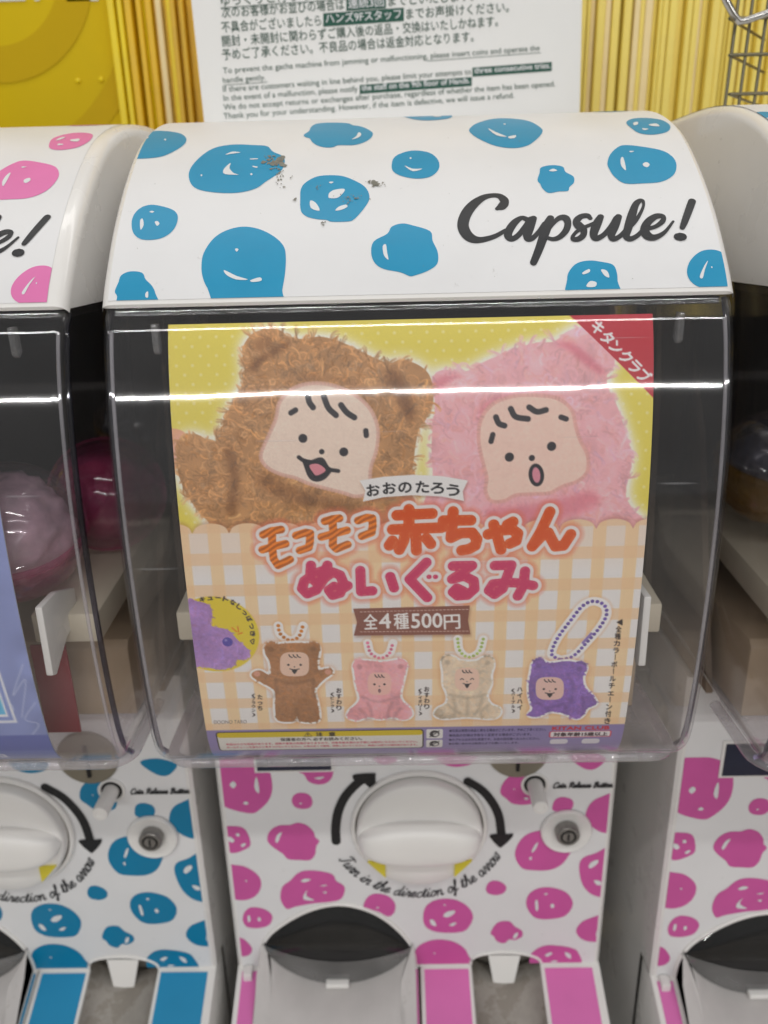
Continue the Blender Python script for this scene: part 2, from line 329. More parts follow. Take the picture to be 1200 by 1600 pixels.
# ------------------------------------------------------------------ traced print: hood spots
A_, E_, D_, C_ = (140, 160, 2.308), (640, 160, 2.143), (380, 170, 4.615), (140, 170, 4.615)
P1 = (0, 0, 1)
HOOD_SPOTS = [
 (C_, [(370,180),(405,172),(520,163),(640,178),(690,205),(697,240),(660,280),(590,320),(520,348),(430,360),(315,363),(250,340),(300,230)], [[(372,245),(400,215),(432,212),(405,226)],[(538,228),(546,222),(554,229),(546,236)]]),
 (A_, [(358,262),(372,228),(410,190),(455,165),(520,154),(590,156),(640,160),(662,180),(695,195),(704,218),(690,250),(660,272),(635,288),(600,312),(540,327),(470,328),(400,318),(368,298)], [[(510,222),(505,240),(520,258),(538,264),(490,262),(482,250),(495,232)],[(490,192),(515,181),(545,184),(515,188)],[(580,262),(584,258),(588,262),(584,266)],[(401,266),(404,262),(407,266),(404,270)],[(580,206),(606,205),(604,208),(582,209)],[(588,232),(606,235),(603,239),(590,236)]]),
 (D_, [(437,192),(475,165),(490,135),(530,112),(620,104),(750,108),(790,122),(860,135),(920,165),(935,188),(915,220),(860,250),(790,266),(690,266),(650,280),(600,283),(540,270),(500,245),(480,218),(450,208)], [[(782,228),(815,205),(832,176),(852,188),(835,212)]]),
 (D_, [(412,650),(415,590),(440,545),(500,505),(560,487),(640,483),(720,490),(800,520),(870,560),(905,610),(908,660),(880,710),(840,760),(800,800),(760,816),(640,818),(600,805),(540,800),(470,785),(425,755),(412,710)], [[(615,640),(622,612),(660,590),(725,583),(730,600),(700,635),(670,650),(625,650)],[(484,668),(525,685),(552,740),(490,722)],[(665,740),(690,712),(740,697),(752,712),(715,732)],[(618,537),(635,531),(652,534),(635,544)]]),
 (A_, [(152,440),(160,408),(185,382),(222,371),(268,378),(305,392),(319,415),(310,450),(285,478),(245,495),(190,496),(160,475)], [[(183,430),(192,422),(196,445),(185,462)],[(236,434),(246,431),(253,440),(244,448)],[(217,397),(226,394),(234,397),(226,401)]]),
 (A_, [(92,682),(105,650),(115,625),(148,611),(190,616),(203,640),(225,662),(238,690),(240,730),(110,730),(100,700)], [[(203,690),(212,684),(212,705),(203,704)]]),
 (A_, [(404,590),(412,545),(445,495),(490,465),(550,450),(610,458),(665,485),(700,520),(708,560),(705,620),(695,680),(690,740),(475,740),(425,670),(408,630)], [[(486,607),(530,628),(572,641),(530,641),(495,625)],[(580,644),(615,633),(620,645),(590,650)],[(525,532),(531,529),(538,533),(531,541)]]),
 (P1, [(612,262),(615,248),(628,240),(648,236),(672,240),(685,252),(685,266),(672,277),(650,280),(628,276),(616,270)], [[(632,260),(645,265),(660,265),(645,269)],[(640,248),(642,247),(643,249),(641,250)]]),
 (P1, [(580,396),(584,378),(605,366),(612,355),(628,350),(645,353),(672,362),(676,377),(684,395),(683,413),(668,424),(648,431),(640,432),(625,426),(600,421),(586,412)], [[(598,386),(603,383),(605,396),(607,407),(600,400)]]),
 (E_, [(200,92),(225,72),(280,57),(340,56),(400,65),(440,88),(443,105),(420,130),(390,148),(345,155),(290,148),(240,128),(208,108)], [[(262,90),(290,103),(325,118),(290,113)],[(330,118),(355,113),(352,122),(335,124)],[(314,75),(318,73),(322,76),(318,78)]]),
 (E_, [(428,262),(435,238),(440,220),(475,212),(512,217),(522,235),(548,250),(550,270),(535,285),(530,298),(500,300),(465,305),(445,290),(437,275)], [[(466,232),(480,225),(494,231),(480,234)]]),
 (E_, [(662,205),(672,175),(700,150),(730,145),(790,152),(850,165),(885,190),(893,220),(880,248),(840,268),(780,273),(720,273),(685,250),(668,225)], [[(706,192),(715,188),(724,230),(708,215)],[(780,208),(793,203),(803,211),(795,220),(783,216)],[(735,166),(752,166),(740,170)]]),
 (E_, [(725,70),(745,57),(790,54),(840,60),(868,75),(872,90),(855,103),(810,110),(770,105),(745,90)], [[(748,72),(762,68),(765,75),(752,80)],[(800,77),(825,74),(836,83),(810,82)],[(778,90),(800,92),(785,96)]]),
 (E_, [(527,595),(535,565),(560,540),(600,531),(640,535),(680,545),(693,570),(696,600),(696,650),(535,650)], [[(578,572),(600,560),(602,570),(582,578)],[(640,562),(660,566),(668,588),(652,582)],[(592,613),(605,600),(625,605),(620,619),(595,620)]]),
 (E_, [(928,570),(940,530),(975,500),(1020,495),(1055,510),(1085,540),(1100,640),(990,625),(945,605)], [[(970,585),(985,550),(998,532),(988,560),(980,590)],[(1008,553),(1011,551),(1013,555),(1010,557)]]),
 (A_, [(455,57),(500,49),(600,45),(700,45),(733,50),(680,59),(600,68),(520,65)], [[(495,56),(510,53),(522,55),(508,58)]]),
 (P1, [(625,180),(650,177),(690,177),(706,181),(700,186),(670,189),(645,187)], [[(650,181),(660,180),(664,182),(654,183)],[(675,181),(686,180),(690,183),(680,184)]]),
 (E_, [(497,24),(560,20),(700,19),(755,22),(740,30),(640,34),(550,31)], [[(560,23),(590,22),(580,25)]]),
 (E_, [(188,27),(250,24),(318,26),(250,29)], []),
]
F_, G_ = (700, 290, 6.0), (880, 290, 5.4545)
CAPSULE = [
 (F_, [(462,222,34),(505,200,72),(530,155,80),(490,108,50),(420,97,40),(330,118,52),(240,180,78),(170,270,98),(140,370,108),(165,450,98),(220,500,80),(290,515,58),(370,502,48),(450,475,42),(540,425,36)]),
 (F_, [(745,325,50),(690,308,40),(625,350,62),(575,420,76),(562,475,74),(595,505,52),(650,478,50),(710,410,52),(780,320,62)]),
 (F_, [(802,310,60),(775,375,78),(745,450,88),(745,500,62),(790,498,48),(850,440,44),(910,365,56)]),
 (F_, [(960,308,66),(925,390,92),(885,510,84),(845,620,76),(800,728,66)]),
 (F_, [(925,440,34),(985,360,38),(1045,310,46),(1100,312,62),(1122,360,66),(1105,425,60),(1050,485,48),(985,508,38),(915,490,30)]),
 (G_, [(228,283,34),(205,262,40),(150,270,44),(112,308,62),(130,345,70),(170,385,62),(168,430,52),(125,462,44),(82,460,38),(85,430,30),(140,380,30),(265,325,28)]),
 (G_, [(318,270,54),(285,335,76),(258,415,70),(275,455,50),(335,432,42),(400,365,46),(455,285,56)]),
 (G_, [(470,270,58),(435,350,78),(408,425,66),(425,460,46),(480,438,38),(560,355,36)]),
 (G_, [(545,385,30),(620,300,34),(675,200,26),(680,145,26),(650,135,34),(612,175,58),(580,270,76),(550,370,72),(535,435,60),(570,460,44),(630,432,38),(690,370,34)]),
 (G_, [(705,378,30),(790,352,34),(848,305,44),(845,270,38),(790,268,46),(725,312,62),(692,375,76),(712,430,72),(775,448,50),(860,405,32),(935,312,20)]),
 (G_, [(1096,140,66),(1065,225,66),(1030,320,58),(1012,365,46)]),
 (G_, [(980,443,62),(995,443,68),(1010,443,62)]),
]
# body spots
H_, I_, J_, K_ = (320, 1180, 3.529), (640, 1180, 3.529), (340, 1390, 3.75), (620, 1390, 3.529)
BODY_SPOTS = [
 (H_, [(20,10),(160,-15),(250,-5),(330,40),(365,110),(372,190),(350,250),(300,300),(260,318),(180,305),(110,280),(75,240),(40,180)], [[(138,160),(155,140),(175,155),(160,178)],[(285,115),(298,160),(300,205),(278,185),(275,150)],[(212,262),(228,250),(243,262),(228,268)]]),
 (H_, [(500,20),(560,0),(700,10),(712,60),(710,90),(695,130),(660,155),(610,157),(570,140),(548,105),(515,85)], [[(603,122),(630,116),(660,115),(635,129)]]),
 (H_, [(480,250),(490,220),(520,205),(565,210),(590,235),(592,270),(570,290),(530,293),(495,280)], [[(522,262),(530,258),(538,262),(530,266)]]),
 (H_, [(92,415),(110,392),(150,388),(205,395),(235,425),(253,490),(215,520),(160,537),(120,520),(98,470)], [[(120,455),(140,445),(165,465),(150,478)],[(172,430),(185,425),(195,440),(180,443)],[(200,492),(218,480),(228,488),(210,502)]]),
 (H_, [(345,450),(365,410),(410,385),(470,382),(490,375),(520,370),(565,385),(600,420),(610,450),(632,470),(615,500),(608,545),(580,575),(520,575),(460,570),(430,540),(385,510),(352,480)], [[(390,470),(400,435),(425,420),(414,450),(403,476)]]),
 (H_, [(90,606),(170,603),(230,615),(285,650),(310,690),(305,740),(270,780),(210,797),(150,785),(105,740)], [[(128,682),(145,655),(152,658),(140,688)],[(222,688),(228,684),(234,689),(228,693)]]),
 (H_, [(417,770),(430,720),(470,690),(510,650),(560,633),(640,637),(705,655),(725,690),(765,715),(772,745),(750,790),(690,806),(600,814),(500,832),(455,845),(425,810)], [[(568,738),(560,770),(605,795),(550,792),(545,768)],[(530,690),(555,675),(585,682),(555,695)],[(635,715),(675,710),(660,718)],[(650,750),(672,748),(668,758)]]),
 (J_, [(855,90),(880,40),(930,20),(1000,35),(1040,80),(1035,130),(1000,155),(950,130),(880,105)], [[(928,100),(938,97),(946,101),(936,105)]]),
 (J_, [(148,160),(165,120),(205,100),(270,110),(310,135),(322,165),(300,205),(240,222),(180,218),(155,195)], [[(177,150),(190,148),(193,180),(180,182)],[(236,160),(250,158),(254,176),(240,180)]]),
 (J_, [(60,270),(140,280),(180,310),(203,345),(190,375),(150,388),(80,370)], []),
 (I_, [(150,0),(250,-15),(365,0),(355,28),(330,50),(260,62),(200,52),(168,32)], []),
 (H_, [(930,15),(1000,0),(1060,18),(1045,36),(1010,48),(970,46)], []),
 (I_, [(500,190),(515,150),(550,115),(600,95),(680,95),(710,160),(690,250),(640,270),(570,265),(530,235),(505,215)], [[(630,232),(645,228),(655,236),(640,242)],[(572,180),(577,178),(580,184),(575,186)]]),
 (I_, [(880,0),(980,-20),(1080,10),(1050,55),(1000,78),(940,60)], []),
 (I_, [(785,290),(800,245),(840,228),(890,240),(903,268),(885,300),(840,312),(800,305)], []),
 (I_, [(970,320),(1000,260),(1060,225),(1180,200),(1190,390),(1100,425),(1040,415),(985,370)], [[(1108,380),(1116,350),(1122,352),(1114,384)]]),
 (I_, [(582,560),(590,500),(630,445),(690,418),(760,415),(850,450),(888,515),(870,560),(830,605),(770,630),(690,632),(620,620)], [[(672,525),(690,490),(708,476),(698,505),(680,530)],[(658,562),(672,555),(668,575)]]),
 (I_, [(935,600),(960,560),(1030,535),(1130,490),(1150,600),(1100,765),(1020,772),(965,730),(940,670)], [[(985,610),(1000,585),(1035,572),(1035,592),(1000,618)],[(1015,685),(1050,690),(1055,710),(1030,710)],[(1085,622),(1102,598),(1120,620),(1102,645)]]),
 (I_, [(420,735),(435,700),(470,688),(510,700),(533,725),(520,755),(480,768),(435,760)], []),
 (K_, [(712,70),(730,20),(780,-10),(850,-15),(930,10),(968,60),(960,105),(920,145),(840,160),(770,155),(730,120)], [[(762,60),(775,55),(779,105),(765,108)],[(845,85),(858,72),(868,88),(855,97)],[(812,20),(822,14),(832,19),(820,25)]]),
 (K_, [(145,140),(160,90),(200,60),(260,47),(330,55),(390,90),(420,140),(405,190),(365,228),(270,235),(200,225),(155,195)], [[(255,140),(275,118),(318,110),(315,128),(280,148)],[(182,160),(205,165),(218,195),(190,188)],[(288,192),(310,178),(330,178),(310,195)],[(255,80),(265,76),(270,84)]]),
 (K_, [(517,238),(535,200),(565,175),(620,172),(650,200),(690,225),(690,255),(650,275),(620,272),(590,293),(550,280),(535,255)], [[(640,265),(648,240),(668,232),(660,258)]]),
 (K_, [(988,230),(1005,190),(1050,160),(1160,140),(1170,270),(1080,285),(1020,270)], [[(1096,245),(1106,212),(1112,216),(1104,248)]]),
 (K_, [(105,330),(150,290),(220,272),(300,280),(360,310),(390,350),(392,420),(110,420)], [[(202,345),(208,341),(213,347),(207,350)]]),
 (K_, [(735,365),(770,325),(820,305),(880,305),(960,318),(1000,345),(1002,420),(760,420)], [[(815,355),(840,342),(858,345),(830,365)],[(925,340),(955,350),(958,375),(935,365)],[(845,393),(865,385),(888,391),(870,396)]]),
]
ARROW_L = (H_, [(725,470),(722,400),(735,310),(770,230),(820,170),(868,128)], 48, [(815,112),(830,100),(930,93),(942,105),(938,165),(918,180),(882,150),(825,132)])
ARROW_R = (I_, [(320,138),(400,190),(458,260),(492,335),(505,432)], 45, [(440,442),(462,428),(545,428),(568,425),(565,445),(510,497),(488,497)])

# cursive single-stroke letters for the small instruction print
GL = {
 'a': (1.15, [[(.8,.85),(.5,1),(.15,.7),(.1,.25),(.35,0),(.65,.25),(.85,.95),(.8,.3),(.95,0),(1.2,.2)]]),
 'c': (.88, [[(.75,.8),(.5,1),(.15,.7),(.1,.3),(.4,0),(.9,.25)]]),
 'd': (1.15, [[(.8,.85),(.5,1),(.15,.7),(.1,.25),(.35,0),(.7,.3),(.9,1.9),(.8,.4),(.95,0),(1.2,.2)]]),
 'e': (.88, [[(0,.3),(.5,.5),(.65,.85),(.45,1),(.15,.7),(.15,.25),(.45,0),(.95,.3)]]),
 'f': (.7, [[(0,.2),(.4,1),(.6,1.8),(.4,1.95),(.3,1.4),(.3,-.4),(.2,-.8),(.05,-.5),(.35,0),(.75,.25)]]),
 'h': (1.05, [[(0,.2),(.4,1.2),(.5,1.85),(.3,1.85),(.2,1),(.15,0)],[(.15,.3),(.35,.8),(.6,1),(.75,.7),(.7,.2),(.85,0),(1.1,.2)]]),
 'i': (.6, [[(0,.2),(.25,1),(.2,.3),(.35,0),(.65,.2)],[(.3,1.4),(.32,1.5)]]),
 'l': (.62, [[(0,.2),(.4,1.3),(.5,1.85),(.3,1.85),(.2,1),(.2,.3),(.4,0),(.68,.2)]]),
 'n': (1.05, [[(0,.7),(.15,1),(.2,.5),(.15,0)],[(.15,.3),(.35,.8),(.6,1),(.75,.7),(.7,.2),(.85,0),(1.1,.2)]]),
 'o': (.9, [[(.6,.95),(.35,1),(.1,.6),(.15,.15),(.45,0),(.75,.4),(.65,.9),(.95,.8)]]),
 'r': (.78, [[(0,.2),(.2,.9),(.25,1.1),(.35,.9),(.6,.9),(.5,.3),(.6,0),(.85,.2)]]),
 's': (.72, [[(0,.2),(.35,1),(.45,.8),(.6,.3),(.35,0),(.1,.15)],[(.4,.02),(.75,.2)]]),
 't': (.65, [[(0,.2),(.35,1.6),(.25,.4),(.35,0),(.7,.2)],[(.05,1.15),(.6,1.2)]]),
 'u': (1.05, [[(0,.7),(.15,1),(.1,.3),(.35,0),(.65,.4),(.75,1),(.7,.3),(.85,0),(1.1,.2)]]),
 'w': (1.2, [[(0,.7),(.15,1),(.1,.3),(.3,0),(.55,.4),(.6,1),(.6,.3),(.8,0),(1.05,.5),(1.0,1),(1.25,.9)]]),
 'T': (1.15, [[(0,1.7),(.4,1.95),(1.3,1.85)],[(.75,1.9),(.6,.8),(.4,0),(.1,.2)]]),
 'C': (1.3, [[(1.2,1.6),(.9,1.95),(.4,1.7),(.1,.9),(.3,.1),(.8,0),(1.35,.35)]]),
 'R': (1.35, [[(.45,1.85),(.35,.9),(.3,0)],[(.1,1.5),(.6,1.95),(1.1,1.65),(.9,1.1),(.4,1),(.9,.4),(1.35,.05)]]),
 'B': (1.35, [[(.45,1.85),(.35,.9),(.3,0)],[(.1,1.5),(.7,1.95),(1.1,1.6),(.8,1.1),(.4,1),(1.0,.9),(1.1,.4),(.7,0),(.2,.1)]]),
 ' ': (.7, []),
}
def cursive(text, place, wd):
    """place(x, y) maps text units (x along the baseline, y up) to skin coordinates"""
    out = []; x = 0
    for ch in text:
        adv, st = GL[ch]
        for s in st:
            P = catmull([(x+p[0]+.32*p[1], p[1]) for p in s], 3, closed=False)
            Q = np.array([place(*p) for p in P]); out.append((Q, np.full(len(Q), wd)))
        x += adv
    return out
def text_len(t): return sum(GL[c][0] for c in t)

# ------------------------------------------------------------------ the capsule machine
HW = .1495
def build_cover(parent):
    prof = COVER; V = []; rows = []
    r = .007
    def ring(yf, z, inset, yb=.27):
        hw = HW-inset; rr = min(r, max(.002, yb-yf-.001)); P = [(-hw, yb), (-hw, yf+rr+.06 if yb-yf-rr > .07 else yf+rr)]
        for k in range(9): t = math.pi/2*k/8; P.append((-hw+rr-rr*math.cos(t), yf+rr-rr*math.sin(t)))
        P += [(-.06, yf), (.06, yf)]
        for k in range(9): t = math.pi/2*(1-k/8); P.append((hw-rr+rr*math.cos(t), yf+rr-rr*math.sin(t)))
        P += [(hw, yf+rr+.06 if yb-yf-rr > .07 else yf+rr), (hw, yb)]
        return [(x, y, z) for x, y in P]
    for y, z in prof:
        inset = 0 if z > -.239 else .014*(1-math.sqrt(max(0, 1-min(1, (-z-.239)/.0195)**2)))
        rows.append(ring(y, z, inset))
    for y in (.05, .09, .13): rows.append(ring(y, -.2585, .014))
    n = len(rows[0]); Fc = []
    for rw in rows: V += rw
    for i in range(len(rows)-1):
        for k in range(n-1): Fc.append((i*n+k, i*n+k+1, (i+1)*n+k+1, (i+1)*n+k))
    zm_ = [np.mean([V[i][2] for i in f]) for f in Fc]; o = mesh_obj('clear_cover', V, Fc, [M_clear, M_frost], parent, smooth=True, shade_angle=60, mi=[1 if z_ < -.2515 else 0 for z_ in zm_])
    for s_ in (-1, 1): tube('corner_glint', [(s_*.1452, cover_y(z_)+.0042, z_) for z_ in np.linspace(-.012, -.246, 40)], .0010, M_glint, o, 8); tube('corner_dark_line', [(s_*.1478, cover_y(z_)+.0085, z_) for z_ in np.linspace(-.004, -.2525, 40)], .0016, M_dark_line, o, 8)  # strips added to imitate the bright and dark lines of light in the corners
    lip = []
    for k in range(7): t = math.pi/2*k/6; lip.append((-HW+.016-.014*math.cos(t)+.001, .004-.0145*math.sin(t)+.008, -.2578))
    lip = [(-HW+.003, .06, -.2578)]+lip; lip += [(-p[0], p[1], p[2]) for p in lip[::-1]]
    tube('cover_lip', lip, .0034, M_lip, o, 10)
    s = o.modifiers.new('wall', 'SOLIDIFY'); s.thickness = .0013; s.offset = -1
    n0 = o.data.polygons[(len(rows)//3)*(n-1)+n//2].normal
    if n0.y > 0: o.data.flip_normals()
    return o
def build_hood(parent, mat_spot, shift):
    r = .006; base = [(p[0], p[1]) for p in HOOD]; sk = hood_skin; rows = []
    st = []
    for k in range(7): t = math.pi/2*k/6; st.append((-HW-.0005+r-r*math.cos(t), r*(1-math.sin(t))))
    st += [(-.07, 0), (0, 0), (.07, 0)] + [(-x, i) for x, i in st[::-1]]
    V = []; nP = len(base)+4
    for x, ins in st:
        q = sk.at(np.full(len(base), x), sk.S, -ins)
        loop = [(x, .0006+ins, -.0016)]+[tuple(p) for p in q]+[(x, .285-ins*.5, .06), (x, .285, -.0016), (x, .20, -.0016)]
        V += loop
    Fc = []; n = len(st)
    for i in range(n-1):
        for k in range(nP):
            k2 = (k+1) % nP; Fc.append((i*nP+k, i*nP+k2, (i+1)*nP+k2, (i+1)*nP+k))
    Fc.append(tuple(range(nP))); Fc.append(tuple(range((n-1)*nP, n*nP))[::-1])
    bm = bmesh.new(); vv = [bm.verts.new(v) for v in V]
    for f in Fc: bm.faces.new([vv[i] for i in f])
    bmesh.ops.triangulate(bm, faces=[f for f in bm.faces if len(f.verts) > 4])
    hood = bm_obj('hood', bm, M_white, parent, smooth=True, angle=30)
    xl = (-.1455+shift, .1455+shift); smax = sk.S[-1]-.03; s0 = .0022
    # sticker sheet
    xs = [xl[0], -.05, .05, xl[1]]; ss = np.linspace(s0, smax, 70)
    V = [sk.at(x, s, .00018) for s in ss for x in xs]; Fc = [(i*4+k, i*4+k+1, (i+1)*4+k+1, (i+1)*4+k) for i in range(len(ss)-1) for k in range(3)]
    mesh_obj('sticker', V, orient(V, Fc), M_stick, hood, smooth=True)
    for zm, pts, marks in HOOD_SPOTS:
        P = sk.uv(catmull(Z(zm, pts), 4)); polys = [P]; offs = [.00036]; mi = [0]
        for m in marks: polys.append(sk.uv(catmull(Z(zm, m), 3))); offs.append(.00052); mi.append(1)
        cut_poly(polys, sk, offs, xl, (s0, smax), .004, 'printed_spot', [mat_spot, M_mark], hood, mi, shift)
    strokes = []
    for zm, pts in CAPSULE:
        Q = catmull(pts, 6, closed=False); c = Z(zm, Q[:, :2]); uv = sk.uv(c)
        w = Q[:, 2]/zm[2]
        T = np.gradient(c, axis=0); T /= np.hypot(T[:, 0], T[:, 1])[:, None]; N = np.stack([-T[:, 1], T[:, 0]], 1)
        a, b = sk.uv(c+N*w[:, None]/2), sk.uv(c-N*w[:, None]/2)
        uv = (a+b)/2; uv[:, 0] += shift; strokes.append((uv, np.hypot(*(a-b).T)))
    strokes_obj('lettering', sk, strokes, .00036, M_black, hood)
    return hood
def build_scuffs(hood):
    polys = []
    def blotch(cx, cy, n, sx, sy, big):
        for _ in range(n):
            x, y = cx+random.gauss(0, sx), cy+random.gauss(0, sy); r = big*random.uniform(.25, 1); k = random.randint(5, 8); a0 = random.random()*6.3
            P = [(x+r*random.uniform(.35, 1.2)*math.cos(a0+6.283*i/k), y+.6*r*random.uniform(.35, 1.2)*math.sin(a0+6.283*i/k)) for i in range(k)]
            polys.append(hood_skin.uv(P))
    blotch(430, 254, 22, 8, 4, 7); blotch(428, 256, 40, 9, 6, 3.4); blotch(438, 282, 22, 3, 9, 3); blotch(588, 289, 8, 4, 2, 6); blotch(588, 289, 22, 6, 3, 3); blotch(547, 312, 32, 10, 5, 2.4); blotch(461, 314, 4, 2, 4, 3.5); blotch(506, 351, 5, 2, 2, 3); blotch(500, 294, 6, 6, 5, 2); blotch(456, 280, 3, 2, 5, 2.5)
    for _ in range(60): blotch(random.uniform(200, 1100), random.uniform(195, 450), 1, 2, 2, .9)
    cut_poly(polys, hood_skin, [.00056+i*2e-6 for i in range(len(polys))], (-.145, .145), (.002, .2), .004, 'scuff_marks', M_scuff, hood)['kind'] = 'stuff'

def build_machine(x, y, z, label, hood_mat, spot_mat, sheet_mat, shift=0.0, scuff=False):
    root = empty('capsule_machine', (x, y, z-.70), label, 'capsule machine', 'capsule vending machines standing side by side')
    root_off = empty_off(root)
    hood = build_hood(root, hood_mat, shift)
    if scuff: build_scuffs(hood)
    build_cover(root)
    # chamber behind the cover
    box('chamber_back', (-.1485, .262, -.2600), (.1485, .282, -.003), M_dark, root, 0)
    box('chamber_roof', (-.146, .01, -.0065), (.146, .26, -.0030), M_dark, root, 0)
    for s in (-1, 1):
        prism('side_post', [(.075, -.2590), (.262, -.2590), (.262, -.004), (.20, -.004), (.135, -.10)], 'x', s*.1420, s*.1462, M_post, root)
    # ivory capsule tray: floor, ledge round the drum, posts
    tr = prism('capsule_tray', [(.046, -.2570), (.26, -.2570), (.26, -.205), (.050, -.205), (.046, -.209)], 'x', -.1365, .1365, M_beige, root, .0008)
    for s in (-1, 1):
        prism('tray_ledge', [(.012, -.1860), (.20, -.168), (.20, -.150), (.012, -.168)], 'x', s*.098, s*.136, M_ivory, root, .0015)
        box('tray_post', (min(s*.118, s*.104), .056, -.206), (max(s*.118, s*.104), .070, -.172), M_ivory, root, .002)
        prism('tray_wall', [(.10, -.206), (.25, -.206), (.25, -.165), (.10, -.176)], 'x', s*.10, s*.104, M_ivory, root, .001)
        # clip that holds the card's lower corner
        prism('card_clip', [(-.0150, -.150), (.004, -.150), (.026, -.158), (.026, -.176), (.006, -.178), (-.0120, -.192), (-.0165, -.190)], 'x', s*.1155, s*.1195, M_white, root, .0009)
        prism('cover_hook', [(-.0040, -.009), (.0015, -.009), (.0025, -.021), (-.0015, -.0235), (-.0040, -.022)], 'x', s*.1225, s*.1255, M_clip, root, .0006)
    # body: sides, top, back and a front with notches for the two outlets
    arch = [(407,1506),(409,1482),(423,1458),(455,1435),(490,1419),(528,1412),(566,1418),(600,1434),(630,1460),(645,1485),(649,1505)]
    carch = [(735,1507),(738,1497),(755,1490),(792,1487),(825,1491),(842,1498),(846,1507)]
    A = catmull([onY(p, YB)[[0, 2]] for p in arch], 4, closed=False); A[0, 1] = A[-1, 1] = ZSH-.002
    B = catmull([onY(p, YB)[[0, 2]] for p in carch], 4, closed=False); B[0, 1] = B[-1, 1] = ZSH-.002
    bx = .1490; zt = -.2612; ch = .0025
    outline = [(-bx+ch, ZSH-.002)]+[tuple(p) for p in A]+[tuple(p) for p in B]+[(bx-ch, ZSH-.002), (bx-ch, zt), (-bx+ch, zt)]
    bm = bmesh.new(); cv, cf = cdt(outline); fv = [bm.verts.new((p[0], YB, p[1])) for p in cv]
    for f in cf: bm.faces.new([fv[i] for i in f])
    def quad(*ps): bm.faces.new([bm.verts.new(p) for p in ps])
    for s in (-1, 1):
        quad((s*(bx-ch), YB, zt), (s*(bx-ch), YB, ZSH-.002), (s*bx, YB+ch, ZSH-.002), (s*bx, YB+ch, zt))
        quad((s*bx, YB+ch, zt), (s*bx, YB+ch, ZSH-.002), (s*bx, .125, ZSH-.002), (s*bx, .125, zt))
        quad((s*(bx-.001), .1252, zt), (s*(bx-.001), .1252, -.70), (s*(bx-.001), .285, -.70), (s*(bx-.001), .285, zt))
    quad((-bx, YB, zt), (bx, YB, zt), (bx, .285, zt), (-bx, .285, zt)); quad((-bx, .285, zt), (bx, .285, zt), (bx, .285, -.70), (-bx, .285, -.70))
    # white edges round the notches give the panel its thickness
    for C in (A, B):
        for i in range(len(C)-1): quad((C[i][0], YB, C[i][1]), (C[i+1][0], YB, C[i+1][1]), (C[i+1][0], YB+.004, C[i+1][1]), (C[i][0], YB+.004, C[i][1]))
    body = bm_obj('body', bm, M_white, root)
    # front sticker (inset from the edge, cut round the notches)
    bs = bx-.0042; zs0, zs1 = -.2632, ZSH+.0012
    def grow(C, g): c = C.mean(0); c[1] = ZSH; return np.array([c+(p-c)*(1+g/np.linalg.norm(p-c)) for p in C])
    A2, B2 = grow(A, .0022), grow(B, .0022); A2 = A2[A2[:, 1] > zs1]; B2 = B2[B2[:, 1] > zs1]
    so = [(-bs, zs1), (A2[0][0], zs1)]+[tuple(p) for p in A2]+[(A2[-1][0], zs1), (B2[0][0], zs1)]+[tuple(p) for p in B2]+[(B2[-1][0], zs1), (bs, zs1), (bs, zs0), (-bs, zs0)]
    cv, cf = cdt(so); V = [(p[0], YB-.0003, p[1]) for p in cv]; mesh_obj('sticker', V, orient(V, cf), M_stick, body)
    for zm, pts, marks in BODY_SPOTS:
        P = body_skin.uv(catmull(Z(zm, pts), 4)); polys = [P]; offs = [.0006]; mi = [0]
        for m in marks: polys.append(body_skin.uv(catmull(Z(zm, m), 3))); offs.append(.0009); mi.append(1)
        cut_poly(polys, body_skin, offs, (-bs, bs), (-zs0, -zs1), 0, 'printed_spot', [spot_mat, M_mark], body, mi)
    for zm, ln, w, head in (ARROW_L, ARROW_R):
        c = catmull(Z(zm, ln), 6, closed=False); uv = body_skin.uv(c); sc = np.linalg.norm(body_skin.uv([(600, 1300)])-body_skin.uv([(601, 1300)]))
        V, Fc = ribbon(body_skin, uv, np.full(len(uv), w/zm[2]*sc*1.05), .0011, .0012)
        hd = body_skin.uv(catmull(Z(zm, head), 2)); b = len(V); V += [body_skin.at(p[0], p[1], .0014) for p in hd]; Fc.append(tuple(range(b, b+len(hd))))
        mesh_obj('arrow_print', V, orient(V, Fc), M_arrow, body)
    # knob
    kc = onY((655, 1296), YB-.004); kc = np.array([kc[0], YB, kc[2]])
    KM = Matrix.Translation(kc) @ Matrix.Rotation(math.radians(90), 4, 'X')
    lathe('knob_ring', [(.0520, .0004), (.0520, .0030), (.0508, .0042), (.0492, .0040), (.0484, .0030), (.0484, .0006)], KM, M_white, root, 72)
    lathe('knob_gap', [(.0486, .0016), (.0, .0016)], KM, M_gap, root, 60)
    KM2 = KM @ Matrix.Rotation(0, 4, 'Z')
    knob = lathe('knob', [(.0474, .0006), (.0474, .0085), (.0468, .0105), (.0450, .0120), (.030, .0128), (.0, .0130)], KM2, M_knob, root, 72)
    # grip: a bar across the knob, its plan a lens, its section rounded
    V = []; Fc = []; nu, nv = 40, 20
    for i in range(nu+1):
        t = -1+2*i/nu; hx = .0462*t; half = .0172*math.sqrt(max(0, 1-abs(t)**2.2))*.98+.0006; hgt = .0150*(1-abs(t)**5)**.5+.0005
        for j in range(nv+1):
            a = math.pi*j/nv; yy = half*math.copysign(abs(math.cos(a))**.75, math.cos(a)); zz = .0115+hgt*abs(math.sin(a))**.30
            V.append(KM @ Vector((hx, -yy-.001, zz)))
    for i in range(nu):
        for j in range(nv): Fc.append((i*(nv+1)+j, (i+1)*(nv+1)+j, (i+1)*(nv+1)+j+1, i*(nv+1)+j+1))
    mesh_obj('grip', V, Fc, M_knob, knob, smooth=True)
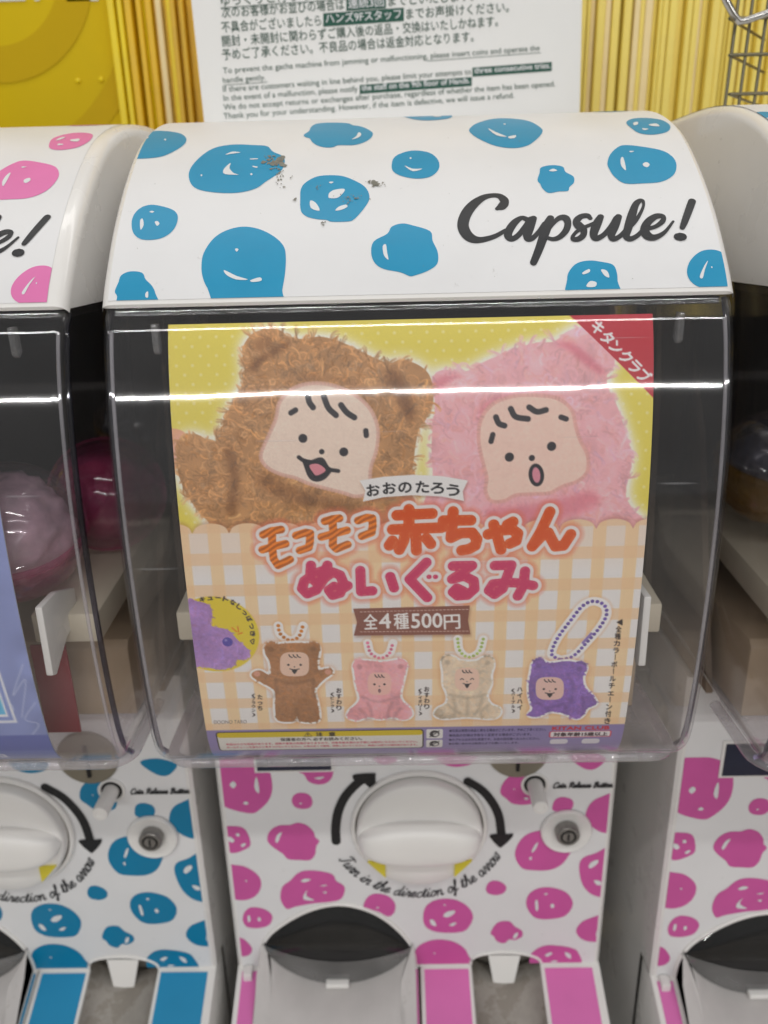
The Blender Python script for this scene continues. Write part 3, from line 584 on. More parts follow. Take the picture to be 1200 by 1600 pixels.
    for s in (-1, 1):
        tri = [(s*.0395, -.0215), (s*.0262, -.0368), (s*.0262, -.0215)]
        V = [KM @ Vector((p[0], p[1], h)) for h in (.0118, .0140) for p in tri]
        mesh_obj('marker', V, [(0, 1, 2)[::-1], (3, 4, 5), (0, 1, 4, 3), (1, 2, 5, 4), (2, 0, 3, 5)], M_yellowp, knob)
    # instruction print round the knob
    tx = 'Turn in the direction of the arrow'; L = text_len(tx)
    pa, pb = onY((540, 1336), YB), onY((772, 1332), YB); pm = onY((655, 1402), YB)
    ang = lambda p: math.atan2(p[2]-kc[2], p[0]-kc[0])
    a0, a1 = ang(pa), ang(pb); a0 = a0+2*math.pi if a0 < 0 else a0; a1 = a1+2*math.pi if a1 < math.pi/2 else a1
    R0 = abs(pm[2]-kc[2])*.985; u = R0*(a1-a0)/L*1.0
    def pl(tx_, ty): th = a0+(a1-a0)*tx_/L; rr = R0-ty*u*1.0; return (kc[0]+rr*math.cos(th), -(kc[2]+rr*math.sin(th)))
    strokes_obj('turn_instruction', body_skin, cursive(tx, pl, .00105), .0011, M_black, body, 1e-6, 2e-5)
    t2 = 'Coin Release Button'; q0, q1 = onY((863, 1230), YB), onY((956, 1227), YB); L2 = text_len(t2)
    def pl2(tx_, ty): k = (q1[0]-q0[0])/L2; return (q0[0]+tx_*k, -(q0[2]+ty*k))
    strokes_obj('release_lettering', body_skin, cursive(t2, pl2, .00105), .0011, M_black, body, 1e-6, 2e-5)
    # coin slot plate
    p = onY((809, 1172), YB); CM = Matrix.Translation((p[0], YB, p[2])) @ Matrix.Rotation(math.radians(90), 4, 'X')
    cs = lathe('coin_slot_plate', [(.0225, .0003), (.0225, .0022), (.0215, .0032), (.014, .0030), (.0, .0030)], CM, M_bronze, root, 48)
    box('slot', (p[0]-.0012, YB-.0046, p[2]-.0155), (p[0]+.0012, YB-.0026, p[2]+.012), M_void, cs, 0)
    # coin release button in its well
    p = onY((835, 1224), YB); CM = Matrix.Translation((p[0], YB, p[2])) @ Matrix.Rotation(math.radians(90), 4, 'X')
    rb = lathe('release_button_well', [(.0102, .0003), (.0102, .0020), (.0094, .0024), (.0086, .0020), (.0082, .0012), (.0, .0012)], CM, M_white, root, 32)
    lathe('well_hole', [(.0080, .0014), (.0, .0014)], CM, M_void, rb, 28)
    lathe('release_button', [(.0058, .0016), (.0058, .0250), (.0053, .0262), (.0030, .0264), (.0024, .0258), (.0, .0258)], CM, M_knob, rb, 28)
    # lock
    p = onY((884, 1296), YB); LM = Matrix.Translation((p[0], YB, p[2])) @ Matrix.Rotation(math.radians(90), 4, 'X')
    lk = lathe('lock_bezel', [(.0195, .0004), (.0195, .0022), (.0185, .0034), (.0172, .0030), (.0120, .0010), (.0, .0010)], LM @ Matrix.Translation((0, 0, .0006)), M_white, root, 48)
    lathe('lock_cylinder', [(.0090, .0014), (.0090, .0080), (.0080, .0092), (.0062, .0092), (.0058, .0076), (.0, .0076)], LM @ Matrix.Translation((0, .001, 0)), M_lock, lk, 36)
    lathe('lock_keyhole', [(.0056, .0080), (.0, .0080)], LM @ Matrix.Translation((0, .001, 0)), M_void, lk, 28)
    lathe('lock_core', [(.0044, .0079), (.0044, .0094), (.0, .0094)], LM @ Matrix.Translation((0, .001, 0)), M_lock, lk, 28)
    box('key_slit', (p[0]-.0005, YB-.0104, p[2]-.002), (p[0]+.0005, YB-.0092, p[2]+.004), M_void, lk, 0)
    # price window
    p0, p1 = onY((393, 1150), YB), onY((523, 1204), YB)
    pw = box('price_window_frame', (p0[0], YB-.0016, p1[2]), (p1[0], YB-.0004, p0[2]), M_white, root, .0005)
    box('price_window', (p0[0]+.0022, YB-.0024, p1[2]+.0022), (p1[0]-.0022, YB-.0012, p0[2]-.0022), M_navy, pw, .0003)
    # tray shelf below: white base, coloured sheets, troughs
    yf = -.035; zf = ZSH-(YB-yf)*SLOPE
    def shelf_z(yy, off=0.): return ZSH+off-(YB-yy)*SLOPE
    xs = [(-bx, A[0][0]), (A[-1][0], onShelf((653, 1512))[0]), (onShelf((657, 1512))[0], B[0][0]), (B[-1][0], bx)]
    bm = bmesh.new()
    sh = []
    for a, b in xs:
        sh.append(prism('shelf', [(YB, ZSH), (yf, zf), (yf, -.70), (YB+.02, -.70), (YB+.02, ZSH-.0001)], 'x', a, b, M_white, root, .0006))
    bm.free()
    slit = prism('shelf_seam', [(YB, ZSH-.006), (yf, zf-.006), (yf, -.70), (YB, -.70)], 'x', xs[1][1], xs[2][0], M_gap, root)
    def sheet(a, b, par):
        y0 = YB-.0035; y1 = yf+.004; V = [(a, y0, shelf_z(y0, .0007)), (b, y0, shelf_z(y0, .0007)), (b, y1, shelf_z(y1, .0007)), (a, y1, shelf_z(y1, .0007))]
        W2 = [(v[0], v[1], v[2]-.0009) for v in V]
        mesh_obj('colour_sheet', V+W2, [(0, 3, 2, 1), (4, 5, 6, 7), (0, 1, 5, 4), (1, 2, 6, 5), (2, 3, 7, 6), (3, 0, 4, 7)], sheet_mat, par)
    sheet(-bx+.0042, A[0][0]-.0022, sh[0]); sheet(A[-1][0]+.0018, xs[1][1]-.0022, sh[1]); sheet(xs[2][0]+.0032, B[0][0]-.0018, sh[2]); sheet(B[-1][0]+.0020, bx-.0065, sh[3])
    box('shelf_catch', (-bx+.006, YB-.010, shelf_z(YB-.008, 0)-.001), (-bx+.013, YB-.001, ZSH+.0035), M_white, sh[0], .0006)
    # outlet: mouth, dark well, grey chute, smoky flap
    U = catmull([(411,1474),(421,1493),(446,1514),(485,1531),(528,1537),(572,1531),(612,1514),(637,1493),(645,1474)], 4, closed=False)
    sink = -.004; yc = onShelf((528, 1537), sink)[1]
    Up = np.array([onY(p, YB-.0006-(YB-.0006-yc)*math.sin(math.pi*i/(len(U)-1))**.8) for i, p in enumerate(U)])
    a, b = A[0][0], A[-1][0]
    # chute floor: from the mouth's lower edge out to the front, as fan strips
    V = []; Fc = []; m = len(Up)
    for i, q in enumerate(Up):
        t = i/(m-1); xe = a+(b-a)*t
        dish = .006*math.sin(math.pi*t)
        for k in range(9):
            w = k/8; yy = q[1]+(yf+.006-q[1])*w; xx = q[0]+(xe-q[0])*(min(1, w*3) if .12 < t < .88 else min(1, w*10))
            zs_ = shelf_z(yy, sink)-dish*math.sin(math.pi*min(1, w*1.2)*.5); V.append((xx, yy, q[2]+(zs_-q[2])*min(1, w*2.2)**.7))
    for i in range(m-1):
        for k in range(8): Fc.append((i*9+k, i*9+k+1, (i+1)*9+k+1, (i+1)*9+k))
    chute = mesh_obj('outlet_chute', V, orient_up(V, Fc), M_grey, root, smooth=True)
    for xx, s in ((a, 1), (b, -1)):
        prism('chute_wall', [(YB-.0005, ZSH+.0006), (yf, zf+.0006), (yf, zf-.02), (YB-.0005, ZSH-.02)], 'x', xx, xx+s*.0012, M_white, chute)
    bw = [(p[0], p[1]) for p in A]
    V = [(p[0], YB+.003, p[1]) for p in A]+[(p[0]*.96+.04*A[:, 0].mean(), YB+.10, p[1]-.02) for p in A]; n = len(A)
    Fc = [(i, i+1, n+i+1, n+i) for i in range(n-1)]+[tuple(range(n, 2*n))]
    well = mesh_obj('outlet_well', V, Fc, M_void, root)
    box('well_floor', (a+.003, YB-.03, ZSH-.040), (b-.003, YB+.10, ZSH-.036), M_void, well, 0)
    Ar = catmull([onY(p, YB)[[0, 2]] for p in arch], 4, closed=False)[5:-4]
    idx = np.linspace(0, len(Ar)-1, m).round().astype(int); V = []; nk = 9
    for i in range(m):
        top = np.array([Ar[idx[i]][0], YB+.0008, Ar[idx[i]][1]]); bot = Up[i]; w_ = math.sin(math.pi*i/(m-1))
        for k in range(nk):
            t = k/(nk-1); p = top+(bot-top)*t; p = p+np.array([0, -.5, .35])*.012*w_*math.sin(math.pi*t); V.append(p)
    Fc = [(i*nk+k, i*nk+k+1, (i+1)*nk+k+1, (i+1)*nk+k) for i in range(m-1) for k in range(nk-1)]
    flap = mesh_obj('outlet_flap', V, Fc, M_smoke, root, smooth=True)
    V = []
    for i in range(m):
        top = np.array([Ar[idx[i]][0], YB+.0008, Ar[idx[i]][1]]); bot = Up[i]; w_ = math.sin(math.pi*i/(m-1))
        for t, lift in ((.70, .0012), (.85, .0022), (1.0, .0014)):
            p = top+(bot-top)*t+np.array([0, -.5, .35])*.012*w_*math.sin(math.pi*t)+np.array([0, -.5, .8])*lift; V.append(p)
    mesh_obj('flap_rim', V, [(i*3+k, i*3+k+1, (i+1)*3+k+1, (i+1)*3+k) for i in range(m-1) for k in (0, 1)], M_flaprim, flap, smooth=True)
    q = Up[m//2]
    box('flap_tab', (q[0]-.0095, q[1]-.006, q[2]+.0012), (q[0]+.0095, q[1]+.004, q[2]+.0062), M_knob, flap, .0012)
    box('chute_front', (a+.0002, yf, -.70), (b-.0002, yf+.006, zf-.0045), M_grey, chute, 0)  # unseen wall, added to keep light out of the well
    V = [tuple(p) for p in Up]+[(p[0]*.9+.1*A[:, 0].mean(), YB+.05, ZSH-.034) for p in Up]; mesh_obj('mouth_shade', V, [(i, i+1, m+i+1, m+i) for i in range(m-1)], M_void, well, smooth=True)  # black sheet added to put shade inside the mouth
    tube('mouth_rim', [(p[0], YB-.0004, p[1]) for p in A], .0016, M_white, root, 8)
    # coin return: steel dish with a white flap
    c0, c1 = B[0][0], B[-1][0]; V = []; Fc = []; nx, ny = 14, 14
    for i in range(nx+1):
        t = i/nx; sx = math.sin(math.pi*t)
        zt_ = np.interp(c0+(c1-c0)*t, B[:, 0], B[:, 1])
        V.append((c0+(c1-c0)*t, YB+.016, zt_-.001)); V.append((c0+(c1-c0)*t, YB+.016, ZSH-.018*sx**.5-.004))
        for k in range(ny+1):
            yy = YB+.010+(yf+.006-YB-.010)*k/ny; V.append((c0+(c1-c0)*t, yy, shelf_z(min(yy, YB), -.001)-.015*sx**.5))
    h = ny+3; Fc = [(i*h+k, i*h+k+1, (i+1)*h+k+1, (i+1)*h+k) for i in range(nx) for k in range(h-1)]
    dish = mesh_obj('coin_return_dish', V, orient_up(V, Fc), M_steel, root, smooth=True, shade_angle=50)
    tube('dish_rim', [(c0+.0005, yf+.01, shelf_z(yf+.01, .0012))]+[(p[0], YB-.0004, p[1]) for p in B]+[(c1-.0005, yf+.01, shelf_z(yf+.01, .0012))], .0013, M_white, dish, 8)
    fp = [onY(p, YB+.002) for p in ((763,1493),(813,1493))]+[onY(p, YB-.004) for p in ((802,1541),(772,1541))]
    V = [tuple(p) for p in fp]+[(p[0], p[1]+.002, p[2]) for p in fp]
    mesh_obj('coin_flap', V, [(0, 1, 2, 3)[::-1], (4, 5, 6, 7), (0, 1, 5, 4), (1, 2, 6, 5), (2, 3, 7, 6), (3, 0, 4, 7)], M_knob, dish)
    for o in list(root.children):
        o.location.z += .70
    return root
def empty_off(r): return r
def orient_up(V, Fc):
    out = []
    for f in Fc:
        a_, b_, c_ = (np.array(V[k]) for k in (f[0], f[1], f[2])); nn = np.cross(b_-a_, c_-a_)
        out.append(f if nn[2]-.6*nn[1] >= 0 else f[::-1])
    return out

build_machine(0, 0, 0, 'middle capsule machine, blue spots on its hood and pink spots on its front', M_blue, M_pink, M_pinkp, 0, True)
LX, RX = -.316, .336; RY = -.013
build_machine(LX, 0, 0, 'leftmost capsule machine, cut by the frame, pink spots on hood and blue spots below', M_hoodpink, M_blue_d, M_bluep, -.004)
build_machine(RX, RY, 0, 'rightmost capsule machine, only its left edge in view with pink spots', M_blue, M_pink, M_pinkp)

# ------------------------------------------------------------------ printing: a small painter for the display cards
K_MM = 5200.0                                  # canvas pixels per metre
class Card:
    """paints a flat print on a grid in card coordinates (x across, v down the curve)"""
    def __init__(s, x0, x1, v0, v1, skin):
        s.x0, s.x1, s.v0, s.v1, s.skin = x0, x1, v0, v1, skin
        s.W = int(round((x1-x0)*K_MM/2))*2; s.H = int(round((v1-v0)*K_MM/2))*2
        s.C = np.full((s.H, s.W, 3), 255.0)
        s.yy, s.xx = np.mgrid[0:s.H, 0:s.W].astype(np.float32); s.xx += .5; s.yy += .5
    def cv(s, px):                              # photo pixels -> canvas pixels
        uv = s.skin.uv(px); return np.stack([(uv[:, 0]-s.x0)*K_MM, (uv[:, 1]-s.v0)*K_MM], 1)
    def win(s, P, pad):
        x0 = int(max(0, math.floor(P[:, 0].min()-pad))); x1 = int(min(s.W, math.ceil(P[:, 0].max()+pad)+1)); y0 = int(max(0, math.floor(P[:, 1].min()-pad))); y1 = int(min(s.H, math.ceil(P[:, 1].max()+pad)+1))
        return (x0, x1, y0, y1) if x1 > x0 and y1 > y0 else None
    def poly_mask(s, loops, pad=2):
        """even-odd fill with 3x vertical, exact-ish horizontal coverage"""
        allP = np.concatenate(loops); w = s.win(allP, pad)
        if w is None: return None, None
        x0, x1, y0, y1 = w; acc = np.zeros((y1-y0, x1-x0), np.float32); xs = np.arange(x0, x1)
        for sub in (1/6, .5, 5/6):
            for yi in range(y0, y1):
                y = yi+sub; cr = []
                for P in loops:
                    a = P; b = np.roll(P, -1, 0); m = ((a[:, 1] <= y) & (b[:, 1] > y)) | ((b[:, 1] <= y) & (a[:, 1] > y))
                    if m.any(): cr += list(a[m, 0]+(y-a[m, 1])*(b[m, 0]-a[m, 0])/(b[m, 1]-a[m, 1]))
                cr.sort()
                for i in range(0, len(cr)-1, 2): acc[yi-y0] += np.clip(np.minimum(cr[i+1], xs+1)-np.maximum(cr[i], xs), 0, 1)/3
        return acc, w
    def comp(s, mask, w, col):
        x0, x1, y0, y1 = w; m = np.clip(mask, 0, 1)[..., None]; s.C[y0:y1, x0:x1] = s.C[y0:y1, x0:x1]*(1-m)+np.asarray(col, float)*m
    def poly(s, px, col, a=1.0, smooth=0, pad=2, canvas=False):
        P = np.asarray(px, float) if canvas else s.cv(px)
        if smooth: P = catmull(P, smooth)
        m, w = s.poly_mask([P], pad)
        if m is not None: s.comp(m*a, w, col)
        return m, w
    def seg_dist(s, P, w):
        x0, x1, y0, y1 = w; X = s.xx[y0:y1, x0:x1]; Y = s.yy[y0:y1, x0:x1]; D = np.full(X.shape, 1e9, np.float32)
        for (ax, ay), (bx, by) in zip(P[:-1], P[1:]):
            dx, dy = bx-ax, by-ay; L2 = dx*dx+dy*dy+1e-9; t = np.clip(((X-ax)*dx+(Y-ay)*dy)/L2, 0, 1)
            D = np.minimum(D, (X-ax-t*dx)**2+(Y-ay-t*dy)**2)
        return np.sqrt(D)
    def stroke(s, px, wd, col, a=1.0, smooth=0, canvas=False, soft=.7, flat=False):
        P = np.asarray(px, float) if canvas else s.cv(px)
        if smooth: P = catmull(P, smooth, closed=False)
        w = s.win(P, wd/2+2)
        if w is None: return
        s.comp(np.clip((wd/2-s.seg_dist(P, w))/soft+.5, 0, 1)*a, w, col)
    def dot(s, c, r, col, a=1.0, ry=None, rot=0, canvas=False, soft=1.0):
        p = np.asarray([c], float) if canvas else s.cv([c]); ry = ry or r; w = s.win(p, max(r, ry)+2)
        if w is None: return
        x0, x1, y0, y1 = w; X = s.xx[y0:y1, x0:x1]-p[0, 0]; Y = s.yy[y0:y1, x0:x1]-p[0, 1]
        if rot: c_, s_ = math.cos(rot), math.sin(rot); X, Y = X*c_+Y*s_, -X*s_+Y*c_
        d = np.sqrt((X/r)**2+(Y/ry)**2); s.comp(np.clip((1-d)*min(r, ry)/soft+.5, 0, 1)*a, w, col)
def box_blur(m, r, n=2):
    for _ in range(n):
        for ax in (0, 1):
            c = np.cumsum(np.pad(m, [(r+1, r) if k == ax else (0, 0) for k in (0, 1)], mode='edge'), axis=ax)
            m = (np.take(c, range(2*r+1, c.shape[ax]), ax)-np.take(c, range(0, c.shape[ax]-2*r-1), ax))/(2*r+1)
    return m
_txt = {}
def glyphs(body, shear=0.0, bold=0.0):
    """outline loops of a line of text in the built-in font, in em units"""
    key = (body, shear, bold)
    if key in _txt: return _txt[key]
    cu = bpy.data.curves.new('t', 'FONT'); cu.body = body; cu.size = 1; cu.shear = shear; cu.resolution_u = 3; cu.offset = bold
    o = bpy.data.objects.new('t', cu); COL.objects.link(o); dg = bpy.context.evaluated_depsgraph_get(); dg.update()
    me = o.evaluated_get(dg).to_mesh(); V = np.array([v.co[:2] for v in me.vertices]) if len(me.vertices) else np.zeros((0, 2))
    Fc = [tuple(p.vertices) for p in me.polygons]
    cnt = {}
    for f in Fc:
        for i in range(len(f)):
            a, b = f[i], f[(i+1) % len(f)]; cnt[(a, b)] = cnt.get((a, b), 0)+1
    nxt = {a: b for (a, b) in cnt if (b, a) not in cnt}
    loops = []
    while nxt:
        a = next(iter(nxt)); lp = []; c = a
        while c in nxt: d = nxt.pop(c); lp.append(V[c]); c = d
        if len(lp) > 2: loops.append(np.array(lp))
    o.evaluated_get(dg).to_mesh_clear(); bpy.data.objects.remove(o); bpy.data.curves.remove(cu)
    _txt[key] = (V, Fc, loops); return _txt[key]
def card_text(card, body, p0, p1, height, col, bold=0.0, grow=0.0, a=1.0, canvas=False, fit=True, shear=0.0):
    """text along the line p0 -> p1 (photo pixels), height = em height in photo pixels"""
    V, Fc, loops = glyphs(body, shear, bold)
    if not loops: return
    q = np.asarray([p0, p1], float); d = q[1]-q[0]; ln = np.hypot(*d); d /= ln; n = np.array([d[1], -d[0]])
    w = V[:, 0].max()-V[:, 0].min(); x0 = V[:, 0].min()
    kx = ln/w if fit else height
    L2 = [q[0]+np.outer((l[:, 0]-x0)*kx, d)+np.outer(l[:, 1]*height, n) for l in loops]
    L2 = [l if canvas else card.cv(l) for l in L2]
    m, wn = card.poly_mask(L2, 4)
    if m is None: return
    if grow: m = np.clip(box_blur(m, 1, 1)*(1+grow*2), 0, 1)
    card.comp(m*a, wn, col)

def fur(card, outline, base, n, length, wd, flow, seedv, dark=.72, light=1.28, blurpad=6):
    """a printed photograph of curly plush: soft base, then thousands of curved hairs"""
    rg = np.random.default_rng(seedv); P = catmull(card.cv(outline), 5)
    m, w = card.poly_mask([P], 8)
    # broad light and dark tufts
    x0, x1, y0, y1 = w; h_, w_ = m.shape
    tuft = np.zeros((h_, w_), np.float32)
    for r, amp in ((26, 1.2), (12, .8), (6, .5)): tuft += amp*box_blur(rg.standard_normal((h_, w_)).astype(np.float32), r, 2)*r
    tuft = np.clip(tuft/3.0, -1, 1)*.5
    col = np.asarray(base, float)*(1+.34*tuft[..., None])
    card.comp(m, w, col)
    inside = np.argwhere(m > .5); edge = box_blur(m, max(3, int(length*.35)), 1); nc = n//6; pick = inside[rg.integers(0, len(inside), nc)]
    for (iy, ix) in pick[np.argsort(pick[:, 0]+rg.normal(0, 30, nc))]:
        cx, cy_ = ix+x0, iy+y0; a = flow(cx, cy_)+rg.normal(0, .7); rim = edge[iy, ix] < .85; L0 = length*rg.uniform(.55, 1.35)*(.38 if rim else 1); cv_ = rg.normal(0, 1.5)
        t = tuft[iy, ix]; lock = (1+.34*t)*rg.uniform((1+dark)/2, (1+light)/2); hue = rg.normal(0, 4); px_, py_ = -math.sin(a), math.cos(a)
        for q in range(6):
            k_ = (q-2.5)/2.5; ox, oy = cx+px_*k_*wd*1.9+rg.normal(0, .8), cy_+py_*k_*wd*1.9+rg.normal(0, .8); pts = [(ox, oy)]; L = L0*(1-.3*k_*k_)
            for k in range(4): a2 = a+cv_*k/2.4-k_*.35; pts.append((pts[-1][0]+math.cos(a2)*L/4, pts[-1][1]+math.sin(a2)*L/4))
            f = lock*(1+(light-1)*.55*(1-abs(k_)*1.7))*rg.uniform(.95, 1.05)
            card.stroke(pts, wd*rg.uniform(.7, 1.3), np.clip(np.asarray(base)*f+np.array([hue, 0, -hue]), 0, 255), rg.uniform(.3, .68), canvas=True, soft=2.4)
    return m, w
def paint_main_card():
    uvL = card_skin.uv([(262,505),(275,700),(290,860),(316,1150)]); uvR = card_skin.uv([(1024,492),(1018,700),(1008,840),(971,1140)])
    x0, x1 = uvL[:, 0].mean(), uvR[:, 0].mean(); v0 = .0; v1 = card_skin.S[-1]
    cd = Card(x0, x1, v0, v1, card_skin)
    X, Y = cd.xx, cd.yy; Wc, Hc = cd.W, cd.H
    # yellow sky with pale polka dots
    cd.C[:] = (233, 217, 104)
    pit = 26*1.53; gx = (X/pit+np.floor(Y/(pit*.58))*.5) % 1-.5; gy = (Y/(pit*.58)) % 1-.5
    dm = np.clip(4.6-np.hypot(gx*pit, gy*pit*.58), 0, 1)*.55; cd.C += dm[..., None]*(np.array([246, 238, 190])-cd.C)
    L_, M_ = (250, 480, 2.791), (620, 480, 2.857)
    brown = Z(L_, [(75,640),(80,590),(110,560),(160,555),(210,580),(255,580),(280,500),(310,430),(350,360),(370,290),(360,200),(365,170),(400,120),(450,100),(520,100),(560,130),(620,140),(700,130),(780,150),(850,180),(930,220),(1000,245),(1050,230),(1120,250),(1170,290),(1190,350),(1190,420),(1160,490),(1130,530),(1115,600),(1105,680),(1095,760),(1100,977),(1000,1020),(250,1000),(215,940),(160,880),(110,800),(80,720)])
    pink = Z(M_, [(160,750),(155,640),(160,540),(170,440),(160,350),(170,300),(220,280),(300,290),(400,240),(520,190),(620,160),(700,155),(760,110),(830,90),(900,120),(960,200),(970,260),(935,310),(950,380),(985,450),(1020,560),(1045,650),(1040,730),(1020,830),(1050,900),(1110,980),(900,1020),(160,1020)])
    # white halo behind the plush toys
    for o_ in (brown, pink):
        m, w = cd.poly_mask([catmull(cd.cv(o_), 4)], 70)
        cd.comp(np.clip(box_blur(m, 15, 3)*2.6, 0, 1)**.8*.95, w, (251, 247, 232))
    cb = cd.cv([(530, 700)])[0]; cp = cd.cv([(835, 690)])[0]
    def fl(c): return lambda x, y: math.atan2(y-c[1], x-c[0])+.5*math.sin(x*.02)+.4*math.sin(y*.027)
    hand = Z(L_, [(-20,560),(60,530),(120,560),(130,640),(80,700),(-20,720)])
    cd.poly(hand, (236, 170, 150), .8, 4)
    fur(cd, pink, (248, 190, 196), 5400, 40, 3.4, fl(cp), 3, .86, 1.12)
    fur(cd, brown, (196, 150, 106), 9000, 36, 2.8, fl(cb), 5, .66, 1.34)
    # ear hollows and arm crease, as printed in the toy photograph
    def shade(pts, col, a, r=9):
        m, w = cd.poly_mask([catmull(cd.cv(pts), 4)], r*3); cd.comp(box_blur(m, r, 2)*a, w, col)
    shade(Z(L_, [(395,255),(440,215),(530,165),(575,150),(560,175),(470,225),(410,285)]), (104, 66, 38), .55, 6); shade(Z(L_, [(420,150),(470,130),(500,150),(450,190),(420,190)]), (120, 78, 46), .35, 6)
    shade(Z(L_, [(975,300),(1020,265),(1050,300),(1085,380),(1110,470),(1080,490),(1030,400)]), (92, 56, 30), .42, 8)
    shade(Z(M_, [(700,165),(760,190),(830,250),(905,300),(930,290),(860,220),(780,160)]), (216, 118, 134), .6, 6); shade(Z(M_, [(165,330),(240,300),(300,310),(230,335),(180,400)]), (216, 118, 134), .5, 6)
    shade(Z(L_, [(1010,290),(1060,300),(1110,420),(1100,500),(1050,440)]), (96, 60, 34), .25)
    shade(Z(L_, [(285,600),(330,650),(345,780),(330,900),(290,880),(310,760)]), (96, 60, 34), .50)
    shade(Z(L_, [(450,720),(600,790),(850,860),(840,900),(560,850),(430,770)]), (104, 66, 38), .40)
    shade(Z(L_, [(560,300),(700,300),(860,340),(960,430),(930,420),(800,340),(640,320)]), (110, 70, 40), .35)
    shade(Z(M_, [(380,440),(520,380),(700,380),(640,395),(480,420),(380,520)]), (220, 120, 135), .5)
    shade(Z(M_, [(400,900),(620,880),(850,820),(900,880),(700,960),(450,960)]), (214, 112, 128), .5)
    fb = Z(L_, [(440,650),(470,570),(505,490),(520,420),(560,370),(620,340),(700,333),(780,350),(860,390),(920,450),(950,530),(945,620),(920,700),(915,770),(900,815),(850,825),(800,810),(720,790),(650,770),(590,745),(530,730),(470,700)])
    fp = Z(M_, [(400,760),(380,680),(365,600),(370,520),(400,460),(450,420),(540,395),(640,395),(720,410),(780,460),(800,540),(820,600),(850,660),(850,730),(810,775),(740,800),(680,830),(600,835),(530,840),(480,865),(420,865),(395,820)])
    rg = np.random.default_rng(11)
    for o_, skin_c, edge in ((fb, (246, 224, 208), (226, 184, 170)), (fp, (248, 214, 200), (232, 178, 170))):
        P = catmull(cd.cv(o_), 5); m, w = cd.poly_mask([P], 6); nz = box_blur(rg.standard_normal(m.shape), 2, 1)*1.6+box_blur(rg.standard_normal(m.shape), 9, 2)*4
        cd.comp(m, w, np.asarray(skin_c)*(1+.035*nz[..., None]))
        Pc = np.vstack([P, P[:1]]); cd.stroke(Pc, 9, edge, .8, canvas=True, soft=2)
        T = np.gradient(Pc, axis=0); T /= np.hypot(T[:, 0], T[:, 1])[:, None]+1e-9; N = np.stack([-T[:, 1], T[:, 0]], 1)
        for i in range(0, len(Pc), 1):
            for k in (0, .5):
                q = Pc[i]+T[i]*3*k; c = np.asarray(edge)*rg.uniform(.86, 1.12); cd.stroke([q-N[i]*4.5, q+N[i]*4.5+T[i]*2], 1.6, np.clip(c, 0, 255), .6, canvas=True, soft=1)
    ink = (40, 38, 44)
    def st(zm, pts, wd): cd.stroke(Z(zm, pts), wd*1.53/zm[2], ink, .95, 5, soft=2.2)
    def dt(zm, c, r): cd.dot(Z(zm, [c])[0], r*1.53/zm[2], ink, .97, soft=2)
    # embroidered features
    dt(L_, (624,573), 20); dt(L_, (802,632), 20); dt(L_, (706,631), 12)
    for p in ([(645,385),(652,415),(668,438)], [(715,390),(735,440),(768,472)], [(790,428),(815,460),(848,482)]): st(L_, p, 26)
    for p in ([(572,462),(592,450)], [(898,540),(900,560)]): st(L_, p, 24)
    cd.poly(Z(L_, [(620,665),(680,672),(705,668),(745,715),(700,745),(680,752),(660,725)]), ink, 1, 3); cd.poly(Z(L_, [(652,690),(690,684),(724,712),(685,735),(668,722)]), (226, 150, 160), 1, 3)
    st(L_, [(606,655),(625,668),(660,676),(705,665),(735,705),(778,715)], 18); st(L_, [(632,675),(655,735),(682,752),(715,742),(742,712)], 20)
    dt(M_, (502,670), 21); dt(M_, (690,622), 21); dt(M_, (602,674), 14)
    for p in ([(442,492),(455,520),(480,530)], [(508,455),(530,490),(585,500)], [(590,448),(625,468),(665,460)]): st(M_, p, 26)
    for p in ([(428,570),(420,600)], [(732,492),(755,500)]): st(M_, p, 24)
    cm = cd.cv(Z(M_, [(622,750)]))[0]; cd.dot(cm, 19, ink, 1, ry=29, rot=-.15, canvas=True, soft=2); cd.dot(cm, 10, (222, 150, 165), 1, ry=20, rot=-.15, canvas=True, soft=2)
    # gingham cloth with a scalloped top
    sc = [(262+57.3*i-18, 0) for i in range(15)]; top = []
    for i in range(-1, 15):
        xa = 301+57.3*(i-1); 
        for k in range(13): t = k/12; x = xa+57.3*t; yb = 834-(x-301)*.0117; top.append((x, yb-15.5*math.sqrt(max(0, 1-(2*t-1)**2))))
    top = np.array(top); bl = [(1200, 1230), (100, 1230)]
    P = cd.cv(np.vstack([top, bl])); P[-2:, 1] = Hc+20; P[-2, 0] = Wc+60; P[-1, 0] = -60
    m, w = cd.poly_mask([P], 2)
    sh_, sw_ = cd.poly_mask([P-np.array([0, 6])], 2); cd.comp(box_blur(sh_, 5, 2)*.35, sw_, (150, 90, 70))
    xx, yy = X[w[2]:w[3], w[0]:w[1]], Y[w[2]:w[3], w[0]:w[1]]
    ref = cd.cv([(320, 900), (369, 899), (300, 870), (302, 919)]); px_ = (ref[1, 0]-ref[0, 0]); py_ = ref[3, 1]-ref[2, 1]
    bx_ = cd.cv([(339, 880)])[0, 0]; by_ = cd.cv([(400, 922)])[0, 1]
    bandx = np.clip(.215*px_-np.abs((xx-bx_+px_/2) % px_-px_/2), 0, 1.5)/1.5; bandy = np.clip(.20*py_-np.abs((yy-by_+py_/2) % py_-py_/2), 0, 1.5)/1.5
    g = np.ones(xx.shape+(3,))*np.array([240, 236, 234]); tan = np.array([244, 214, 172.])
    g = g+(tan-g)*(.92*bandx[..., None]); g = g+(np.array([240, 204, 164.])-g)*(.72*bandy[..., None])
    weave = 1+.012*np.sign(np.sin(xx*1.7))+.012*np.sign(np.sin(yy*1.7))
    top_w = np.clip((cd.cv([(650, 900)])[0, 1]-yy)/(60*1.53), 0, 1)[..., None]; g = g*(1-.35*top_w)+np.array([243, 206, 172.])*.35*top_w
    cd.comp(m, w, g*weave[..., None])
